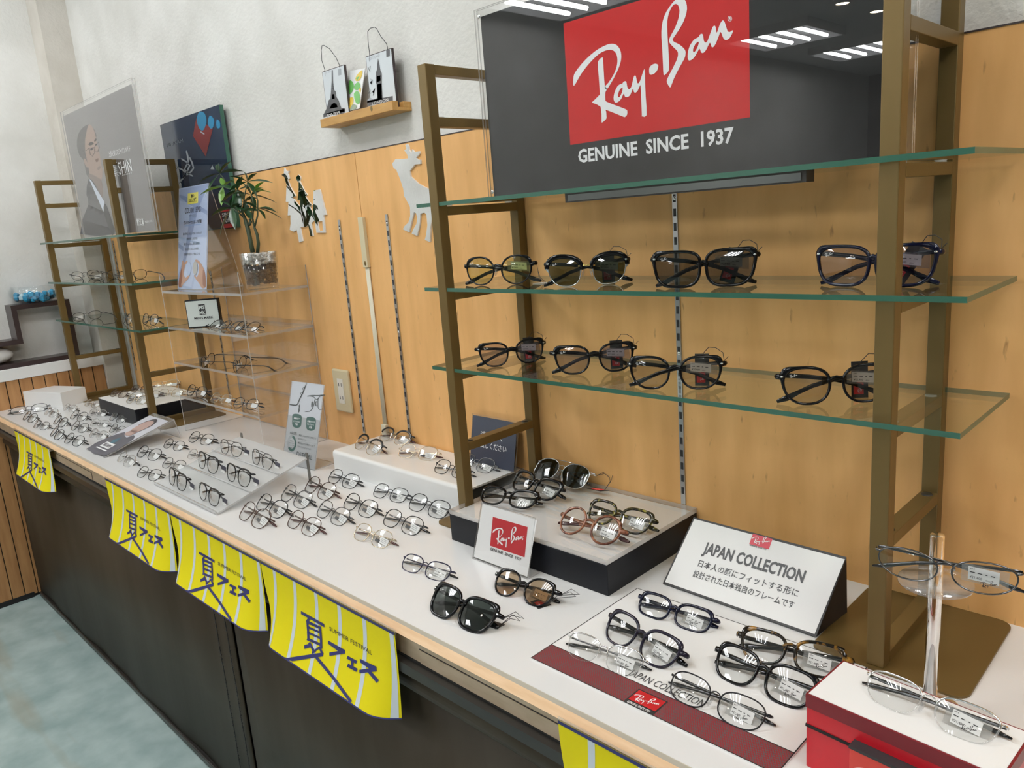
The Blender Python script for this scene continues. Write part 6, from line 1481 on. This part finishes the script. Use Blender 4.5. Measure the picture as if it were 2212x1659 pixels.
g('near_brown_sun', (1080, 1286), (1152, 1310), 'c', 46, 'round black sunglasses with amber brown lenses before the small logo stand')
GM = 'eyeglasses on the display mat'
g('mat_navy', (1400, 1333), (1489, 1363), 'm', 46, 'navy rectangular eyeglasses on the mat just below the wedge sign', GM)
g('mat_purple', (1318, 1388), (1408.8, 1440), 'm', 46, 'dark purple acetate eyeglasses on the mat behind the silver half-rim pair', GM)
g('mat_silver', (1245, 1424), (1339, 1457), 'm', 46, 'silver half-rim eyeglasses over the red lattice border of the mat', GM)
g('mat_tort', (1636, 1431), (1765, 1464), 'm', 46, 'dark tortoiseshell eyeglasses on the mat, nearest the bronze base plate', GM)
g('mat_black', (1569, 1472), (1694, 1526), 'm', 46, 'black acetate eyeglasses on the mat in front of the tortoiseshell pair', GM)
g('mat_thin', (1472, 1519), (1590, 1572), 'm', 46, 'thin black wire eyeglasses over the lettering and lattice border of the mat', GM)
g('red_silver', (1909.5, 1528), (2078, 1598.5), 'red', 46, 'silver half-rim eyeglasses lying on top of the red display case')
rp, rz_ = ROD
o = g('rod_oval', (1953, 1251.6), (2128, 1285), 'c', 4, 'thin oval metal eyeglasses held up on the clear rod stand')
a = wz(1953, 1252, 0.949); b = wz(2128, 1286, 0.949); o.location = (a + b) / 2; o.rotation_euler = (math.radians(-6), 0, math.atan2((b - a).y, (b - a).x)); s_ = 0.97; o.scale = (s_, s_, s_)
GW = 'wire eyeglasses in the middle of the worktop'
for k, l, r, lab in (
 ('wire_brown', (518, 1121.8), (551, 1140.8), 'brown wire eyeglasses nearest the milky tray corner at the counter edge'),
 ('wire_black', (556, 1101.5), (589, 1118), 'black wire eyeglasses just behind the brown pair beside the milky tray'),
 ('wire_gun', (609, 1081), (642, 1097.7), 'dark grey wire eyeglasses third up the side of the milky tray'),
 ('wire_brown', (657, 1062), (697.7, 1081), 'brown wire eyeglasses before the grey rear post of the milky tray'),
 ('wire_black', (713, 1043), (748, 1054.7), 'black wire eyeglasses closest to the front corner of the white riser'),
 ('wire_brown', (624, 1139.5), (660, 1157), 'brown wire eyeglasses second in the front row beside the milky tray'),
 ('wire_gun', (687.6, 1116.7), (723, 1134), 'grey wire eyeglasses in the centre of the wire-frame rows'),
 ('wire_black', (745.8, 1100), (783.8, 1116.7), 'black wire eyeglasses behind the central grey wire pair'),
 ('wire_black', (814, 1075), (852, 1085), 'black wire eyeglasses in front of the middle of the white riser'),
 ('wire_black', (890, 1102.8), (938, 1119), 'black wire eyeglasses closest to the black display box'),
 ('wire_black', (834, 1137), (880, 1154.7), 'black wire eyeglasses between the gold pair and the ladder base plate'),
 ('wire_gold', (771, 1167), (814, 1182.5), 'pale gold wire eyeglasses at the front of the wire-frame rows')):
    g(k, l, r, 'c', 46, lab, GW)
GR = 'eyeglasses on the white riser'
g('brow_brown', (761, 966), (804, 985.6), 'r', 46, 'gold eyeglasses with black browline at the near end of the white riser', GR)
g('brow_brown', (824, 952), (860, 961), 'r', 46, 'gold browline eyeglasses against the wall below the ribbed cord', GR)
g('wire_gold', (870, 989), (918, 995), 'r', 46, 'pale gold wire eyeglasses in the middle of the white riser', GR)
g('wire_black', (947, 1023), (986, 1033), 'r', 46, 'black wire eyeglasses behind the ladder post on the white riser', GR)
g('wire_gun', (1003, 1011), (1036, 1020), 'r', 46, 'grey wire eyeglasses in front of the dark notice on the white riser', GR)
GT_ = 'eyeglasses on the sloping tray'
for k, l, r, lab in (
 ('tray_grey', (482.6, 981), (509.7, 987.7), 'grey round double-bar eyeglasses in the top row of the milky tray'),
 ('tray_grey', (550, 1004), (575, 1014.8), 'grey square eyeglasses by the rear post in the top row of the milky tray'),
 ('tray_black', (432.8, 1012), (457.7, 1023.9), 'black browbar eyeglasses in the middle tray row, beside the loose silver pair'),
 ('tray_black', (496, 1040), (525.5, 1052.6), 'black browbar eyeglasses in the middle tray row, nearer the wire frames'),
 ('tray_black', (368.4, 1047), (390, 1061), 'black browbar eyeglasses in the lowest tray row, at the portrait card end'),
 ('tray_black', (435, 1080), (460, 1094), 'black browbar eyeglasses in the lowest tray row, at the tray corner')):
    g(k, l, r, 't', 28, lab, GT_)
GL = 'eyeglasses between the portrait card and the milky tray'
for k, l, r, lab in (
 ('small_silver', (252, 997), (270, 1008.5), 'silver half-rim eyeglasses with spread temples, closest to the portrait card'),
 ('small_wire', (297, 987), (325.5, 995), 'black wire eyeglasses behind the silver half-rim pair beside the portrait card'),
 ('small_wire', (356, 968), (378.6, 973.5), 'black wire eyeglasses near the rear foot of the portrait card holder'),
 ('small_wire', (410, 955), (439.6, 961.5), 'black wire eyeglasses at the foot of the acrylic shelf unit'),
 ('small_silver', (408, 991.5), (430, 998), 'silver eyeglasses tucked against the upper edge of the milky tray'),
 ('small_gun', (353.7, 1010.8), (378.6, 1017.5), 'grey wire eyeglasses beside the milky tray, in the middle of the loose group'),
 ('small_wire', (299.5, 1031), (325.5, 1038), 'black wire eyeglasses by the counter edge above the second yellow banner')):
    g(k, l, r, 'c', 46, lab, GL, level=1)
GF = 'small metal eyeglasses at the far end of the worktop'
for k, l, r, lab in (
 ('small_wire', (36, 896), (88.6, 888.5), 'black wire eyeglasses leaning at the front of the white block'),
 ('small_wire', (48, 906.6), (63, 913), 'wire eyeglasses starting the counter-edge row, below the pair leaning on the block'),
 ('small_gun', (74, 924.7), (88.6, 928.6), 'wire eyeglasses second in the counter-edge row from the white block'),
 ('small_wire', (106.7, 941), (119, 950), 'wire eyeglasses third in the counter-edge row from the white block'),
 ('small_wire', (139, 957), (161, 964), 'black wire eyeglasses ending the counter-edge row, by the portrait card'),
 ('small_silver', (94, 895.7), (108.5, 902), 'silver eyeglasses starting the second row, just off the white block'),
 ('small_wire', (114, 915.6), (128.4, 923), 'wire eyeglasses second in the second row from the white block'),
 ('small_gun', (153.7, 929), (171.8, 934.6), 'grey eyeglasses third in the second row from the white block'),
 ('small_silver', (193.5, 944.6), (213.4, 950), 'silver eyeglasses ending the second row, beneath the portrait card edge'),
 ('small_silver', (137.4, 886.7), (150, 890), 'silver eyeglasses beside the near lower corner of the white block'),
 ('small_gun', (152, 904.8), (170, 909.8), 'grey eyeglasses with a broad white glint, second in the third row'),
 ('small_silver', (197, 921), (217, 924.7), 'silver eyeglasses third in the third row from the white block'),
 ('small_gun', (237, 933.7), (253, 939), 'grey eyeglasses ending the third row, touching the portrait card'),
 ('small_gold', (184.4, 877.6), (200.7, 880.4), 'pale gold eyeglasses between the ladder base and the black box corner'),
 ('small_silver', (194, 898.4), (213, 901), 'silver eyeglasses in front of the black box, nearer its outer corner'),
 ('small_gun', (237, 908), (255, 913.8), 'grey eyeglasses in front of the black box, nearer the portrait card')):
    g(k, l, r, 'c', 46, lab, GF, level=1)
g('small_wire', (47, 838), (101, 831.5), 'w', 58, 'thin wire eyeglasses lying folded on top of the white block', None, level=1)
GK = 'eyeglasses on the far black box'
for k, l, r, lab in (
 ('small_brown', (240.5, 857), (258.6, 859.6), 'brown eyeglasses at the outer corner of the far black box'),
 ('small_gold', (275, 871), (300, 874.4), 'pale gold eyeglasses at the front edge of the far black box'),
 ('small_brown', (287.5, 847), (305.6, 848.7), 'brown-tinted eyeglasses at the back of the far black box'),
 ('small_gun', (304, 863), (320, 861.5), 'grey eyeglasses beside the ladder post on the far black box'),
 ('small_gold', (343.6, 838), (365, 836), 'pale gold eyeglasses behind the ladder post on the far black box'),
 ('small_gold', (354.4, 857), (372.5, 857), 'pale gold eyeglasses under the acrylic unit side on the far black box')):
    g(k, l, r, 'k', 44, lab, GK, level=1)
GA = 'eyeglasses on the acrylic shelf unit'
g('small_wire', (428, 705), (465, 709.5), 'a2', 58, 'black wire eyeglasses lying against the monogram plaque', GA, level=1)
g('small_gun', (470, 710), (506, 713), 'a2', 58, 'grey wire eyeglasses in the middle of the pile beside the monogram plaque', GA, level=1)
g('small_wire', (505, 713.5), (540, 717), 'a2', 52, 'black wire eyeglasses at the corner of the tier with the plaque', GA, level=1)
g('open_black', (438.5, 790), (458, 792), 'a1', 4, 'eyeglasses with open black temples, deeper on the second-lowest acrylic tier', GA, 'open', 1, yaw=-45)
g('open_black', (503.6, 797.5), (530, 801), 'a1', 4, 'eyeglasses with open black temples at the corner of the second-lowest acrylic tier', GA, 'open', 1, yaw=-45)
g('small_wire', (402, 854), (434, 861), 'a0', 32, 'black wire eyeglasses nearest the black box on the lowest acrylic tier', GA, level=1)
g('small_gold', (457.8, 869), (484, 873), 'a0', 40, 'pale gold eyeglasses in the middle of the lowest acrylic tier', GA, level=1)
g('small_wire', (508.4, 881), (540, 885), 'a0', 40, 'black wire eyeglasses at the corner of the lowest acrylic tier', GA, level=1)
GX = 'eyeglasses on the far glass shelves'
g('open_black', (178.5, 604), (192, 602.5), 'f1', 4, 'open eyeglasses closest to the corner ladder on the far middle shelf', GX, 'open', 1, yaw=-84)
g('open_black', (222.8, 605), (234, 603.8), 'f1', 4, 'open eyeglasses in the middle of the far middle glass shelf', GX, 'open', 1, yaw=-84)
g('open_black', (280, 605.5), (291, 604), 'f1', 4, 'open black eyeglasses behind the ladder post on the far middle shelf', GX, 'open', 1, yaw=-84)
g('open_black', (182, 692.4), (196, 691), 'f2', 4, 'open eyeglasses closest to the corner ladder on the far lowest shelf', GX, 'open', 1, yaw=-84)
g('small_wire', (255.7, 696), (286, 704), 'f2', 20, 'dark folded eyeglasses in the middle of the far lowest glass shelf', GX, level=1)
g('small_wire', (310, 701), (330, 703), 'f2', 20, 'dark folded eyeglasses beside the ladder post on the far lowest shelf', GX, level=1)
# ---- prototypes keep their own label already; nothing else to do
